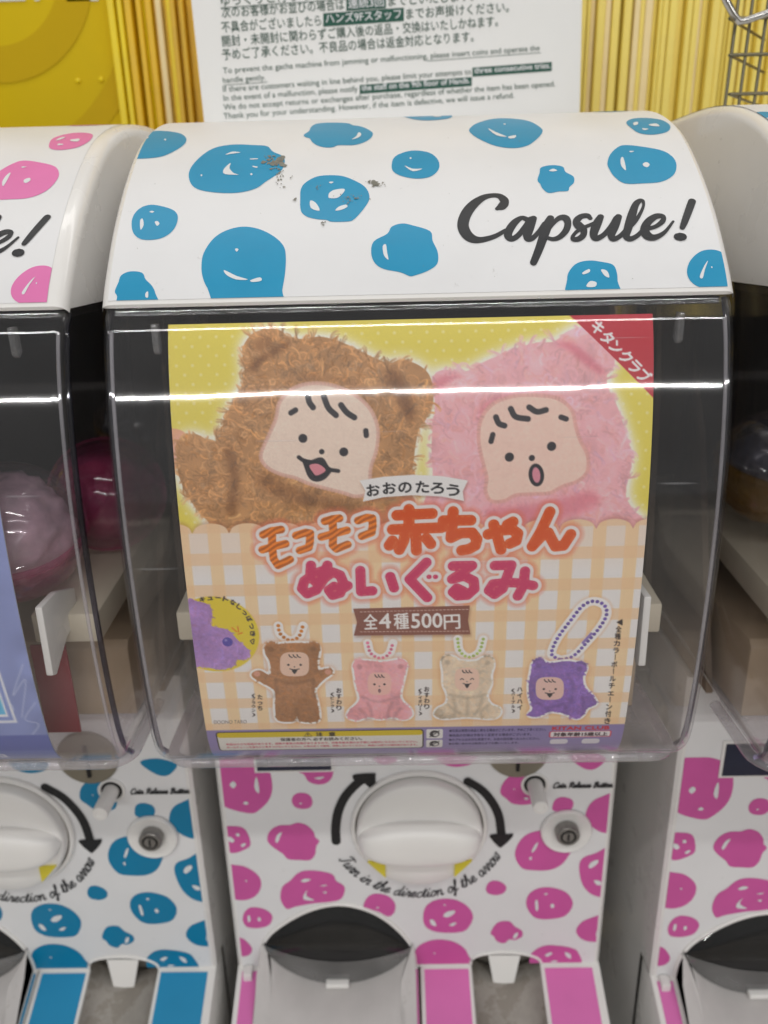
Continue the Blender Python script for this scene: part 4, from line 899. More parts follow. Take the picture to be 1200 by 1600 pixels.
    # title
    def outline_text(groups, wdt, rim, col, hatch=False):
        x0_, y0_, x1_, y1_ = 0, 0, Wc, Hc; D = np.full((Hc, Wc), 1e3, np.float32)
        for pts, wd in groups:
            Q = cd.cv(pts); w_ = cd.win(Q, 40); d = cd.seg_dist(Q, w_)-wd*1.53/2
            D[w_[2]:w_[3], w_[0]:w_[1]] = np.minimum(D[w_[2]:w_[3], w_[0]:w_[1]], d)
        full = (0, Wc, 0, Hc)
        cd.comp(np.clip(1-(D-rim)/16, 0, 1)*.6, full, (226, 120, 96)); cd.comp(np.clip((rim-D)/1.2+.5, 0, 1), full, (240, 232, 230)); 
        if hatch: c = np.array(col, float)*(1+.16*np.sign(np.sin((X*.55+Y)*.42+.8*np.sin(X*.11))))[..., None]*np.ones(3); c = np.clip(c, 0, 255)
        else: c = np.asarray(col, float)
        cd.comp(np.clip(-D/1.2+.5, 0, 1), full, c)
        if not hatch:                              # stitched seam just inside the letters
            dash = (np.sin((X+Y)*.42) > -.25)&(np.sin((X-Y)*.42) > -.9); cd.comp(np.clip(1.0-np.abs(D+4.2)/1.0, 0, 1)*dash*.75, full, (246, 200, 150))
    V_ = (380, 740, 4.286); U_ = (620, 760, 4.0)
    moko = []
    for pts in ([(135,410),(190,385),(255,375)], [(130,510),(200,490),(285,470)], [(195,400),(195,480),(205,570),(235,615),(315,575)],
                [(355,415),(420,395),(450,400),(448,460),(440,495),(380,515)],
                [(548,320),(600,305),(645,300)], [(525,425),(600,405),(695,380)], [(600,330),(605,400),(600,480),(625,505),(700,475)],
                [(770,315),(830,295),(865,300),(868,350),(860,395),(795,420)]): moko.append((Z(V_, pts), 13.5))
    outline_text(moko, 0, 9, (222, 122, 44), True)
    aka = [(pts, 18.5) for pts in (
        Z(V_, [(1030,280),(1265,268)]), Z(V_, [(1000,375),(1330,362)]), Z(V_, [(1110,240),(1110,360)]), Z(V_, [(1090,385),(1075,450),(1045,510)]), Z(V_, [(1155,385),(1160,515)]), Z(V_, [(1000,450),(978,482)]), Z(U_, [(185,325),(212,360)]),
        Z(U_, [(290,215),(462,212)]), Z(U_, [(352,158),(345,260),(338,322)]), Z(U_, [(338,322),(400,292),(470,290),(500,330),(490,370),(450,392),(405,400)]),
        Z(U_, [(570,300),(650,275),(720,270),(755,295),(745,340),(705,358)]), Z(U_, [(605,240),(630,320),(650,395)]), Z(U_, [(690,240),(725,222)]),
        Z(U_, [(955,160),(900,280),(845,375)]), Z(U_, [(845,375),(900,315),(945,290),(965,330),(990,375),(1040,370),(1085,300)]))]
    outline_text(aka, 0, 9, (216, 92, 34))
    nui = [(pts, 17.5) for pts in (
        Z(V_, [(455,615),(450,690),(490,730),(540,680),(565,615)]), Z(V_, [(565,640),(480,670),(410,720),(395,770),(430,805),(490,780),(545,700),(600,660),(650,680),(675,740),(650,800),(600,815),(575,780),(610,755),(660,775),(700,750)]),
        Z(V_, [(785,650),(790,790),(865,785)]), Z(V_, [(985,690),(1010,765)]),
        Z(U_, [(185,475),(80,580),(190,695)]),
        Z(U_, [(350,498),(470,495),(345,580),(420,560),(480,590),(485,640),(440,680),(380,685),(350,660),(375,635),(415,655)]),
        Z(U_, [(612,495),(715,492),(690,560),(660,640),(610,675),(575,650),(600,610),(690,600),(780,605),(850,620)]), Z(U_, [(800,530),(790,620),(755,685)]))]
    nui += [(Z(U_, [(200,565),(203,565)]), 8), (Z(U_, [(240,565),(243,565)]), 8)]
    outline_text(nui, 0, 9, (206, 66, 112))
    # ribbons
    rib = [(562,751),(600,745),(645,742),(690,744),(731,751),(723,768),(725,783),(690,776),(645,774),(600,777),(567,784),(571,767)]
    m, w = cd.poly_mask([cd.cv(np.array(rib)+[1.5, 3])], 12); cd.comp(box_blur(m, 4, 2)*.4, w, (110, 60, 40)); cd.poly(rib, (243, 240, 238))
    for ch, x, y, r in (('お', 574, 775, -.10), ('お', 599, 771.5, -.07), ('の', 623, 769.5, -.03), ('た', 650, 769, .0), ('ろ', 673, 770, .04), ('う', 697, 773, .10)):
        card_text(cd, ch, (x, y), (x+20*math.cos(r), y+20*math.sin(r)), 21, (30, 28, 30), grow=.9)
    rb = [(552,951),(734,946),(731,969),(735,991),(553,993),(558,972)]
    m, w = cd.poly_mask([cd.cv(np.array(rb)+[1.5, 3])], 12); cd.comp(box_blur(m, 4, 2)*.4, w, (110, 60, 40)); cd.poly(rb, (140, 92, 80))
    for y0_, y1_ in ((956, 952), (987, 986)):
        for i in range(29): x = 563+5.9*i; cd.stroke([(x, y0_+(y1_-y0_)*i/28), (x+3.2, y0_+(y1_-y0_)*i/28)], 2.2, (226, 196, 186), .9)
    card_text(cd, '全', (569, 982), (590, 981), 26, (244, 240, 238), grow=.8); card_text(cd, '4', (593, 982), (611, 981), 33, (244, 240, 238), grow=1.2)
    card_text(cd, '種', (616, 981), (639, 980), 27, (244, 240, 238), grow=.8); card_text(cd, '500', (643, 981), (691, 980), 32, (244, 240, 238), grow=1.3); card_text(cd, '円', (694, 981), (719, 980), 26, (244, 240, 238), grow=.8)
    # corner triangle
    tri = [(889,490),(1030,485),(1026,628)]; cd.poly(tri, (190, 52, 66))
    T_ = (880, 480, 2.857)
    for ch, x, y in (('キ', 934, 518), ('タ', 949, 534), ('ン', 963, 549), ('ク', 978, 564), ('ラ', 992, 579), ('ブ', 1006, 594)):
        d = np.array([.70, .71])*17; nn = np.array([-.71, .70])*8; c = np.array([x-1, y-5.]); card_text(cd, ch, c-d*.5+nn, c+d*.5+nn, 24, (244, 240, 240), grow=2.6)
    # corner photo disc with a purple toy
    P_ = (280, 930, 3.158); S_ = (640, 930, 3.0)
    cc = cd.cv([(336, 992)])[0]; rr = 66*1.8
    th = np.linspace(0, 2*math.pi, 60, endpoint=False); disc = np.stack([cc[0]+rr*np.cos(th), cc[1]+rr*.96*np.sin(th)], 1)
    m, w = cd.poly_mask([disc], 10); cd.comp(np.clip(box_blur(m, 3, 2)*1.3, 0, 1)*.5, w, (230, 190, 120)); cd.poly(disc, (228, 206, 70), canvas=True)
    pur = (180, 144, 200)
    fur(cd, Z(P_, [(40,40),(90,30),(150,50),(165,100),(160,150),(240,170),(290,220),(350,280),(330,315),(280,320),(270,350),(200,365),(120,350),(60,330)]), pur, 2600, 13, 2, lambda x, y: .8, 21, .84, 1.14)
    cd.dot(Z(P_, [(240,230)])[0], 14, (96, 84, 168)); cd.dot(Z(P_, [(232,222)])[0], 4, (150, 140, 200))
    for a, b in (((262,160),(285,180)), ((290,155),(295,180)), ((312,185),(292,192))): cd.stroke(Z(P_, [a, b]), 4, (226, 140, 40))
    for i, ch in enumerate('キュートなしっぽつき♡'):
        a = -1.88+i*.205; q = np.array([335+57*math.cos(a), 992+55*math.sin(a)]); t = np.array([-math.sin(a), math.cos(a)])
        card_text(cd, ch, q-t*4.2, q+t*4.2, 9, (52, 44, 60), grow=.5)
    # the four small toys with white cut-out borders and ball chains
    def beads(pts, col, gap, r):
        Q = catmull(cd.cv(pts), 10, closed=False); cd.stroke(Q, r*2+26, (222, 168, 120), .28, canvas=True, soft=8); cd.stroke(Q, r*2+15, (247, 243, 241), 1, canvas=True)
        dd = np.r_[0, np.cumsum(np.hypot(*np.diff(Q, axis=0).T))]
        for t in np.arange(0, dd[-1], gap): cd.dot((np.interp(t, dd, Q[:, 0]), np.interp(t, dd, Q[:, 1])), r, np.asarray(col)*rg.uniform(.9, 1.08), canvas=True)
    def toy(zm, out_, col, face, skin_c, sd, lo=.8, hi=1.18, ears=(), folds=()):
        P = catmull(cd.cv(Z(zm, out_)), 5); m, w = cd.poly_mask([P], 34)
        for ex, ey, er in ears:
            q = cd.cv(Z(zm, [(ex, ey)]))[0]; r_ = er*1.53/zm[2]; m = np.maximum(m, np.clip(r_-np.hypot(X[w[2]:w[3], w[0]:w[1]]-q[0], Y[w[2]:w[3], w[0]:w[1]]-q[1])+.5, 0, 1))
        cd.comp(np.clip(box_blur(m, 11, 2)*3, 0, 1)*.6, w, (216, 150, 104)); cd.comp(np.clip(box_blur(m, 6, 2)*9-.5, 0, 1), w, (248, 245, 243))
        for ex, ey, er in ears:
            el = [(ex+er*math.cos(t), ey+er*math.sin(t)) for t in np.linspace(0, 6.283, 10, endpoint=False)]; fur(cd, Z(zm, el), np.asarray(col)*.96, 420, 9, 1.7, lambda x, y: -1.2, sd+7, lo, hi)
        fur(cd, Z(zm, out_), col, 4200, 11, 1.7, lambda x, y: .6+math.sin(x*.05), sd, lo, hi)
        for ex, ey, er in ears: cd.dot(Z(zm, [(ex, ey+er*.15)])[0], er*.5*1.53/zm[2], np.asarray(col)*.72, .5, soft=6)
        for fd in folds: cd.stroke(Z(zm, fd), 9, np.asarray(col)*.6, .30, 4, soft=9)
        x0_, y0_, x1_, y1_ = face; cx, cy_ = (x0_+x1_)/2, (y0_+y1_)/2; hx, hy = (x1_-x0_)/2, (y1_-y0_)/2
        fc = [(cx+hx*math.copysign(abs(math.cos(t))**.6, math.cos(t)), cy_+hy*math.copysign(abs(math.sin(t))**.6, math.sin(t))) for t in np.linspace(0, 6.283, 28, endpoint=False)]
        cd.poly(Z(zm, fc), skin_c)
        return cx, cy_, hx, hy
    def face_s(zm, f, kind):
        cx, cy_, hx, hy = f
        def s_(pts, wd=2.2): cd.stroke(Z(zm, [(cx+hx*x, cy_+hy*y) for x, y in pts]), wd, ink, .95, 3, soft=1.2)
        if kind == 'squint': s_([(-.55,.05),(-.42,-.06),(-.28,.04)]); s_([(.28,.04),(.42,-.08),(.55,.02)])
        else:
            for x in (-.42, .42): cd.dot(Z(zm, [(cx+hx*x, cy_+hy*.05)])[0], 3.2, ink)
        for x in (-.3, -.02, .25): s_([(x-.08,-.78),(x,-.62),(x+.14,-.56)], 3)
        cd.dot(Z(zm, [(cx, cy_+hy*.22)])[0], 1.6, ink)
        if kind == 'o': cd.dot(Z(zm, [(cx, cy_+hy*.62)])[0], 3.4, ink, ry=6); cd.dot(Z(zm, [(cx, cy_+hy*.64)])[0], 1.6, (220,150,165), ry=3.4)
        else: s_([(-.32,.38),(0,.46),(.32,.38)], 2.6); cd.poly(Z(zm, [(cx-hx*.2, cy_+hy*.44), (cx+hx*.2, cy_+hy*.44), (cx+hx*.05, cy_+hy*.76), (cx-hx*.05, cy_+hy*.76)]), ink, 1, 2)
    beads(Z(P_, [(490,150),(500,190),(545,222),(590,205),(612,150)]), (206, 130, 54), 13, 5.0)
    beads(Z(P_, [(930,235),(945,285),(990,310),(1035,290),(1055,235)]), (226, 130, 158), 12, 4.6)
    beads(Z(S_, [(225,205),(235,260),(275,290),(325,265),(345,205)]), (176, 200, 110), 12, 4.4)
    beads(Z(S_, [(700,300),(665,275),(690,205),(760,110),(810,50),(860,28),(910,45),(922,90),(890,150),(830,220),(765,285),(705,302)]), (116, 96, 170), 13, 5.0)
    cd.stroke(Z(S_, [(850,180),(812,222)]), 8, (150, 130, 190)); 
    f = toy(P_, [(425,285),(432,250),(475,242),(560,235),(650,238),(688,252),(690,290),(680,330),(690,370),(720,362),(752,362),(755,385),(720,412),(685,445),(668,470),(682,530),(692,590),(680,622),(600,622),(580,595),(562,622),(490,618),(475,570),(475,490),(462,462),(410,432),(362,402),(365,380),(400,370),(450,392),(448,330)], (176, 128, 90), (498,280,642,400), (236,202,182), 31, ears=((455,262,32),(662,262,32)), folds=(((480,415),(560,435),(660,415)),((478,420),(482,470),(470,500)),((664,420),(662,470),(676,500)),((580,560),(580,600),(578,618))))
    face_s(P_, f, 'smile'); 
    for q in ((385,388), (735,378)): cd.dot(Z(P_, [q])[0], 9, (224, 168, 150), .8)
    f = toy(P_, [(862,350),(875,325),(920,322),(1000,330),(1080,318),(1118,335),(1112,390),(1100,440),(1090,490),(1100,520),(1140,560),(1148,592),(1110,612),(1050,600),(990,610),(930,600),(880,616),(832,600),(840,568),(880,530),(890,500),(875,450),(868,400)], (244, 178, 184), (930,380,1047,492), (243,196,186), 32, .88, 1.1, ears=((890,348,32),(1092,346,32)), folds=(((900,500),(985,525),(1085,500)),((930,530),(950,580),(945,605)),((1050,530),(1030,580),(1035,605)),((890,560),(920,590),(925,610)),((1090,560),(1065,590),(1060,610)))); face_s(P_, f, 'o')
    f = toy(S_, [(152,315),(168,288),(205,288),(240,308),(310,308),(340,292),(382,294),(392,330),(380,370),(380,420),(360,470),(380,510),(422,530),(420,562),(380,577),(270,570),(160,577),(118,562),(130,530),(170,510),(180,470),(160,420),(158,360)], (232, 212, 188), (212,340,326,446), (240,206,188), 33, .86, 1.08, ears=((178,310,28),(364,312,28)), folds=(((190,465),(270,480),(350,465)),((205,480),(215,530),(235,555)),((270,485),(270,555)),((340,480),(325,530),(305,555)),((180,515),(210,545),(205,570)),((365,515),(335,545),(340,570)))); face_s(S_, f, 'squint')
    f = toy(S_, [(570,350),(578,318),(620,303),(650,318),(740,308),(790,318),(828,335),(812,380),(820,430),(862,480),(874,510),(832,530),(812,562),(780,578),(730,556),(660,545),(600,568),(555,562),(575,530),(562,480),(558,420)], (150, 116, 188), (590,383,722,490), (232,196,186), 34, .8, 1.18, ears=((605,325,30),(795,340,32)), folds=(((740,370),(765,420),(755,500)),((600,505),(650,525),(720,510)),((640,530),(655,550)),((730,520),(735,555)),((810,470),(815,520),(810,555)))); face_s(S_, f, 'smile')
    def vtext(s_, x, y, h, size, col=(50, 40, 40), lean=0.0, grow=.3):
        for i, ch in enumerate(s_):
            if ch == 'ー': cd.stroke([(x+lean*i+size*.45, y+h*i-size*.8), (x+lean*i+size*.42, y+h*i-size*.05)], 1.9, col); continue
            card_text(cd, ch, (x+lean*i, y+h*i), (x+lean*i+size*.85, y+h*i), size, col, grow=grow)
    vtext('◀全種カラーボールチェーン付き', 963, 976, 11.0, 10.5, lean=-1.35)
    vtext('たっち', 403, 1092, 8.6, 8.5); vtext('(ブラウン)', 394, 1088, 6.0, 6)
    vtext('おすわり', 526, 1082, 9.0, 9); vtext('(ピンク)', 517, 1086, 6.4, 6)
    vtext('おすわり', 663, 1080, 9.0, 9); vtext('(アイボリー)', 654, 1080, 6.0, 6)
    vtext('ハイハイ', 808, 1080, 9.4, 9); vtext('(パープル)', 799, 1080, 6.4, 6)
    card_text(cd, '©OONO TARO', (334, 1131), (386, 1130), 8, (120, 104, 100))
    # lavender foot with caution box
    ft = cd.cv([(400, 1140)])[0, 1]; foot = (0, Wc, int(ft), Hc); g = np.linspace(0, 1, Hc-int(ft))[:, None, None]; cd.comp(np.ones((Hc-int(ft), Wc)), foot, np.array([146, 134, 178.])+g*np.array([14, 14, 12.])+np.zeros((Hc-int(ft), Wc, 3)))
    def R(x0_, x1_, t0, t1, col, rad=6):              # rounded strip in card space: x in photo pixels on the foot line, t in canvas rows below the foot's top
        a = cd.cv([(x0_, 1145)])[0, 0]; b = cd.cv([(x1_, 1145)])[0, 0]; y0_, y1_ = ft+t0, ft+t1; q = []
        for cx_, cy2, s0 in ((b-rad, y0_+rad, -math.pi/2), (b-rad, y1_-rad, 0), (a+rad, y1_-rad, math.pi/2), (a+rad, y0_+rad, math.pi)):
            for k in range(5): q.append((cx_+rad*math.cos(s0+k*math.pi/8), cy2+rad*math.sin(s0+k*math.pi/8)))
        cd.poly(np.array(q), col, canvas=True)
        return a, b, y0_, y1_
    R(337, 662, 7, 92, (60, 52, 40), 10); R(339, 660, 10, 90, (232, 228, 222), 9); a, b, y0_, y1_ = R(339, 660, 10, 30, (214, 190, 40), 8)
    def T(s_, xa, xb, row, h, col, grow=.3): 
        A_2 = cd.cv([(xa, 1145), (xb, 1145)])[:, 0]; card_text(cd, s_, (A_2[0], ft+row), (A_2[1], ft+row), h, col, grow=grow, canvas=True)
    T('⚠', 475, 487, 28, 18, (60, 50, 20)); T('注', 494, 504, 28, 17, (60, 50, 20), .8); T('意', 514, 524, 28, 17, (60, 50, 20), .8)
    T('保護者の方へ 必ずお読みください。', 437, 565, 47, 15, (70, 66, 66)); T('本品は小さな部品があります。誤飲や窒息の危険がありますので、対象年齢未満のお子様には絶対に与えないでください。', 350, 652, 63, 11, (196, 96, 110))
    T('ボールチェーンを首などに巻きつけないでください。火気の近くで使用、保管しないでください。商品には若干の個体差があります。', 350, 652, 78, 11, (196, 96, 110))
    for t0 in (8, 52): R(666, 692, t0, t0+38, (235, 232, 230), 5); c = (cd.cv([(679, 1145)])[0, 0], ft+t0+19); cd.dot(c, 14, (50, 48, 52), canvas=True); cd.dot((c[0]+3, c[1]+2), 8, (225, 222, 220), canvas=True); cd.stroke([(c[0]-13, c[1]+12), (c[0]+13, c[1]-12)], 3, (50, 48, 52), canvas=True)
    for i, s_ in enumerate(('●写真は実際の商品と異なる場合がございます。予めご了承ください。', '●商品の仕様は予告なく変更する場合がございます。', '●カプセルは大切な資源です。お店の回収箱へお入れください。', '●お問い合わせは販売元までお願いいたします。')): T(s_, 702, 702+(150, 128, 142, 110)[i], 20+i*19, 12, (64, 56, 92))
    T('KITAN CLUB', 862, 950, 19, 19, (196, 44, 62), .9); R(858, 955, 24, 50, (206, 66, 90), 6); R(860, 953, 26, 48, (236, 230, 232), 5); T('対象年齢15歳以上', 865, 949, 44, 17, (60, 40, 48), .6)
    for x in (875, 925): R(x-14, x+14, 58, 82, (226, 222, 230), 9)
    return cd
def card_object(cd, name, label, x, y, z, mat_name, group, f=2):
    C = cd.C[:cd.H//f*f, :cd.W//f*f].reshape(cd.H//f, f, cd.W//f, f, 3).mean((1, 3)); h, w = C.shape[:2]
    g_ = C.mean(2, keepdims=True); C = g_+(C-g_)*1.10; C = np.clip(128+(C-128)*1.05, 0, 255)
    xs = cd.x0+(np.arange(w))/(w-1)*(cd.x1-cd.x0); vs_ = cd.v0+np.arange(h)/(h-1)*(cd.v1-cd.v0)
    V = cd.skin.at(np.broadcast_to(xs[None, :], (h, w)).ravel(), np.broadcast_to(vs_[:, None], (h, w)).ravel(), 0.0)
    base = np.array([x, y, z]); org = V.mean(0); org[2] = V[:, 2].min()
    idx = np.arange(h*w).reshape(h, w); q = np.stack([idx[:-1, :-1], idx[1:, :-1], idx[1:, 1:], idx[:-1, 1:]], -1).reshape(-1, 4)
    me = bpy.data.meshes.new(name); me.vertices.add(h*w); me.vertices.foreach_set('co', (V-org).ravel().astype(np.float32))
    me.loops.add(q.size); me.loops.foreach_set('vertex_index', q.ravel().astype(np.int32)); me.polygons.add(len(q)); me.polygons.foreach_set('loop_start', np.arange(0, q.size, 4, dtype=np.int32))
    me.update(); me.validate()
    at = me.color_attributes.new('print', 'FLOAT_COLOR', 'POINT'); rgba = np.ones((h*w, 4), np.float32); rgba[:, :3] = lin(np.clip(C, 0, 255)).reshape(-1, 3); at.data.foreach_set('color', rgba.ravel())
    me.polygons.foreach_set('use_smooth', np.ones(len(q), bool)); me.materials.append(print_mat(mat_name))
    o = bpy.data.objects.new(name, me); COL.objects.link(o); o.location = org+base
    o['label'] = label; o['category'] = 'display card'; o['group'] = group
    # the card's thickness: a plain back sheet
    xs2 = [cd.x0, cd.x1]; ss = np.linspace(cd.v0, cd.v1, 60); Vb = [tuple(cd.skin.at(xx, s_, -.0006)-org) for s_ in ss for xx in xs2]
    mesh_obj('card_back', Vb, [(i*2, i*2+1, i*2+3, i*2+2) for i in range(59)], M_mark, o, smooth=True)
    return o
CARD_GROUP = 'display cards behind the clear covers'
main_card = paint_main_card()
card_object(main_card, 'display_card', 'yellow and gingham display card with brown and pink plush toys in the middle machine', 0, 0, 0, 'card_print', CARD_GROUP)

# ------------------------------------------------------------------ neighbours' cards
def paint_left_card():
    uv = card_skin.uv([(262,505),(1024,492)]); cd = Card(main_card.x0, main_card.x1, 0, card_skin.S[-1], card_skin)
    rg = np.random.default_rng(4); cd.C[:] = (150, 160, 206)
    cd.C *= (1+.05*np.clip(box_blur(rg.standard_normal((cd.H, cd.W)), 30, 2)*30, -1, 1))[..., None]
    W_, H_2 = cd.W, cd.H
    def sc(pts, wd=3.0): cd.stroke([(W_-8-(1-x)*380, y*H_2) for x, y in pts], wd, (214, 220, 242), .8, 6, canvas=True, soft=1.5)
    for k in range(7):                                  # pale doodles: loops, stars and swirls
        cx, cy2 = rg.uniform(.55, .93), .12+.115*k
        if k % 2: sc([(cx+.05*math.cos(a*2.513-1.57), cy2+.018*math.sin(a*2.513-1.57)) for a in range(6)], 2.6)
        else: sc([(cx+(.02+.012*a)*math.cos(a*1.3), cy2+(.006+.004*a)*math.sin(a*1.3)) for a in range(8)], 2.6)
    sc([(.97,.70),(.84,.78),(.96,.74),(.86,.84)], 2.6); sc([(.99,.80),(.88,.845),(.97,.86),(.90,.89)], 2.6)
    # framed picture panel
    cd.poly([(90, .62*H_2), (W_-95, .62*H_2), (W_-78, .855*H_2), (90, .86*H_2)], (236, 238, 246), canvas=True); cd.poly([(90, .625*H_2), (W_-101, .625*H_2), (W_-86, .848*H_2), (90, .853*H_2)], (150, 164, 214), canvas=True)
    cd.poly([(90, .632*H_2), (W_-112, .632*H_2), (W_-98, .838*H_2), (90, .843*H_2)], (240, 242, 248), canvas=True); cd.poly([(90, .637*H_2), (W_-118, .637*H_2), (W_-104, .831*H_2), (90, .836*H_2)], (120, 196, 232), canvas=True)
    for k in range(26):
        cx, cy2, r_ = rg.uniform(40, W_-330), rg.uniform(40, .58*H_2), rg.uniform(14, 40); cd.stroke([(cx+r_*(.5+.06*a)*math.cos(a*1.25), cy2+r_*(.5+.06*a)*math.sin(a*1.25)) for a in range(8)], 4, (214, 220, 242), .8, 5, canvas=True, soft=1.5)
    # darker foot with the end of a name
    cd.poly([(0, .892*H_2), (W_, .892*H_2), (W_, .945*H_2), (0, .945*H_2)], (112, 120, 178), canvas=True)
    cd.poly([(0, .945*H_2), (W_, .945*H_2), (W_, H_2), (0, H_2)], (126, 136, 190), canvas=True)
    card_text(cd, 'na', (W_-205, .978*H_2), (W_-150, .978*H_2), 52, (226, 228, 240), grow=.8, canvas=True)
    return cd
card_object(paint_left_card(), 'display_card', 'periwinkle blue display card with white doodles in the leftmost machine', LX, 0, 0, 'card_print', CARD_GROUP, 4)
def paint_right_card():
    cd = Card(main_card.x0, main_card.x1, 0, card_skin.S[-1], card_skin); rg = np.random.default_rng(6)
    cd.C[:] = (150, 140, 186); cd.C[:int(cd.H*.9)] = (214, 200, 214)
    for k in range(60): cd.dot((rg.uniform(0, cd.W), rg.uniform(0, cd.H)), rg.uniform(8, 26), (232, 224, 236), .7, canvas=True)
    return cd
card_object(paint_right_card(), 'display_card', 'pale card with lavender foot at the edge of the rightmost machine', RX, RY, 0, 'card_print', CARD_GROUP, 4)

# ------------------------------------------------------------------ capsules lying in the machines
def shell_mat(name, col, a):
    return clear(name, tuple(.35+.6*float(x)*(1-.25*a) for x in lin(col)), .05, .06, a, tuple(float(x) for x in lin(col)), scr=False)
def capsule(loc, r, tilt, spin, m_low, m_top, m_in, label, wrap):
    o = empty('capsule', (loc[0], loc[1], loc[2]-r), label, 'capsule', 'toy capsules inside the machines')
    R = Matrix.Translation((0, 0, r)) @ Matrix.Rotation(spin, 4, 'Z') @ Matrix.Rotation(tilt, 4, 'X')
    low = [(r*math.sin(t), -r*math.cos(t)) for t in np.linspace(.02, math.pi/2, 14)]; top = [(r*.985*math.sin(t), r*math.cos(t)) for t in np.linspace(math.pi/2, .02, 14)]
    lathe('lower_shell', low+[(r*1.03, 0), (r*1.03, .004), (r*.985, .004)], R, m_low, o, 40)
    lathe('upper_shell', [(r*1.015, .0045), (r*1.015, .007)]+[(q[0], q[1]) for q in top if q[1] > .007], R, m_top, o, 40)
    bm = bmesh.new(); bmesh.ops.create_icosphere(bm, subdivisions=4, radius=r*.80)
    rg = np.random.default_rng(wrap); k = rg.normal(0, 1, (9, 3))*1.6; ph = rg.uniform(0, 6, 9)
    for v in bm.verts:
        n = np.array(v.co)/(r*.8); d = sum(abs(math.sin(float(k[i]@n)*(2.2 if i < 5 else 5.5)+ph[i]))*(1 if i < 5 else .45) for i in range(9))/6.8; v.co = v.co*(.74+.42*d)
    for v in bm.verts: v.co = R @ v.co
    bm_obj('wrapped_toy', bm, m_in, o, smooth=True, angle=180)
    return o
M_pk = shell_mat('pink_capsule_shell', (226, 92, 156), .20); M_clr = clear('clear_capsule_shell', (.93, .90, .93), .06, .05, .05, (.9, .8, .86), scr=False)
M_bag = plastic('crumpled_wrap', (236, 196, 212), .16, .35, 90, coat=.8); M_yl = shell_mat('yellow_capsule_shell', (190, 140, 30), .25)
M_bag2 = plastic('dark_toy_wrap', (60, 66, 76), .2, .5, 80, coat=.5); M_bag3 = plastic('dusky_pink_wrap', (150, 90, 110), .3, .4, 60, coat=.3)
capsule((LX+.084, .036, -.127), .041, .35, .4, M_pk, M_clr, M_bag, 'pink capsule with crumpled clear wrap beside the blue display card', 2)
capsule((LX+.118, .100, -.126), .036, 1.2, .2, M_pk, M_pk, M_bag3, 'dark pink capsule behind the clear one in the leftmost machine', 5)
capsule((LX+.112, .20, -.105), .034, .3, .9, M_yl, M_clr, M_bag2, 'yellow capsule at the back of the leftmost machine', 6)
capsule((RX-.112, .085, -.112), .036, .2, .5, M_yl, M_clr, M_bag2, 'yellow capsule with a dark toy in the rightmost machine', 8)
capsule((RX-.062, .115, -.174), .030, 1.1, .5, M_pk, M_clr, M_bag, 'low pink capsule on the tray of the rightmost machine', 9)
# red slip of card standing in the left machine's tray
rc = box('red_card', (-0.2262, .020, -.2520), (-0.2052, .0215, -0.1918), M_red, None, .0004)
rc['label'] = 'dark red slip of card standing in the leftmost machine'; rc['category'] = 'card'

# ------------------------------------------------------------------ notice sheet standing behind the hood
SH = empty('notice_sheet', (0, 0, 0), 'white printed notice in Japanese and English standing behind the middle hood', 'notice')
d0 = ray((608, 90)); YS = .288; PC = CAM+d0*((YS-CAM[1])/d0[1])
rotm = (Matrix.Rotation(math.radians(7), 3, 'Z') @ Matrix.Rotation(math.radians(-1.2), 3, 'Y') @ Matrix.Rotation(math.radians(-3), 3, 'X'))
sx, sz, sn = (np.array(rotm @ Vector(v)) for v in ((1, 0, 0), (0, 0, 1), (0, -1, 0)))
def sheet_uv(px): d = ray(px); t = ((PC-CAM)@sn)/(d@sn); q = CAM+d*t-PC; return np.array([q@sx, q@sz])
def sheet_pt(u, w, off=0.): return PC+sx*u+sz*w+sn*off
lu = (sheet_uv((305, 0))[0]+sheet_uv((312, 180))[0])/2; ru = (sheet_uv((903, 0))[0]+sheet_uv((912, 170))[0])/2
zb = (-.010+.1098-PC[2])/sz[2]; zt_ = sheet_uv((600, -150))[1]
M_paper = plastic('notice_paper', (240, 240, 238), .55, .02, 20); M_ink = plastic('green_black_ink', (62, 92, 80), .6, .05, 80); M_hl = plastic('dark_green_highlight', (22, 84, 68), .6, .05, 80)
V = [sheet_pt(u, w, o_) for o_ in (0, -.0008) for u, w in ((lu, zb), (ru, zb), (ru, zt_), (lu, zt_))]
mesh_obj('paper', V, [(0, 1, 2, 3), (7, 6, 5, 4), (0, 4, 5, 1), (1, 5, 6, 2), (2, 6, 7, 3), (3, 7, 4, 0)], M_paper, SH)
box('holder_foot', (lu+PC[0]+.02, YS-.012, .0996), (ru+PC[0]-.02, YS+.012, .1040), M_clip, SH, .001)
def sheet_text(body, p0, p1, h, mat, bold=0.004, off=.0006):
    V, Fc, _ = glyphs(body, 0.0, bold)
    a, b = sheet_uv(p0), sheet_uv(p1); d = b-a; L = np.hypot(*d); d /= L; n = np.array([-d[1], d[0]]); x0 = V[:, 0].min(); k = L/(V[:, 0].max()-x0)
    hh = abs(sheet_uv((p0[0], p0[1]))[1]-sheet_uv((p0[0], p0[1]-h))[1])
    P = [sheet_pt(*(a+d*(v[0]-x0)*k+n*v[1]*hh), off) for v in V]; mesh_obj('lettering', P, orient(P, Fc), mat, SH)
def sheet_bar(p0, p1, up, dn, mat, off=.0003):
    a, b = np.array(p0, float), np.array(p1, float); q = [sheet_uv(p) for p in (a+[0, dn], b+[0, dn], b-[0, up], a-[0, up])]
    V = [sheet_pt(*p, off) for p in q]; mesh_obj('highlight_bar', V, orient(V, [(0, 1, 2, 3)]), mat, SH)
JP = 19
sheet_text('ゆっくりと行ってください。', (346, 9), (560, -6), JP, M_ink); sheet_bar((345, 12), (600, -6), 0, 1.2, M_ink)
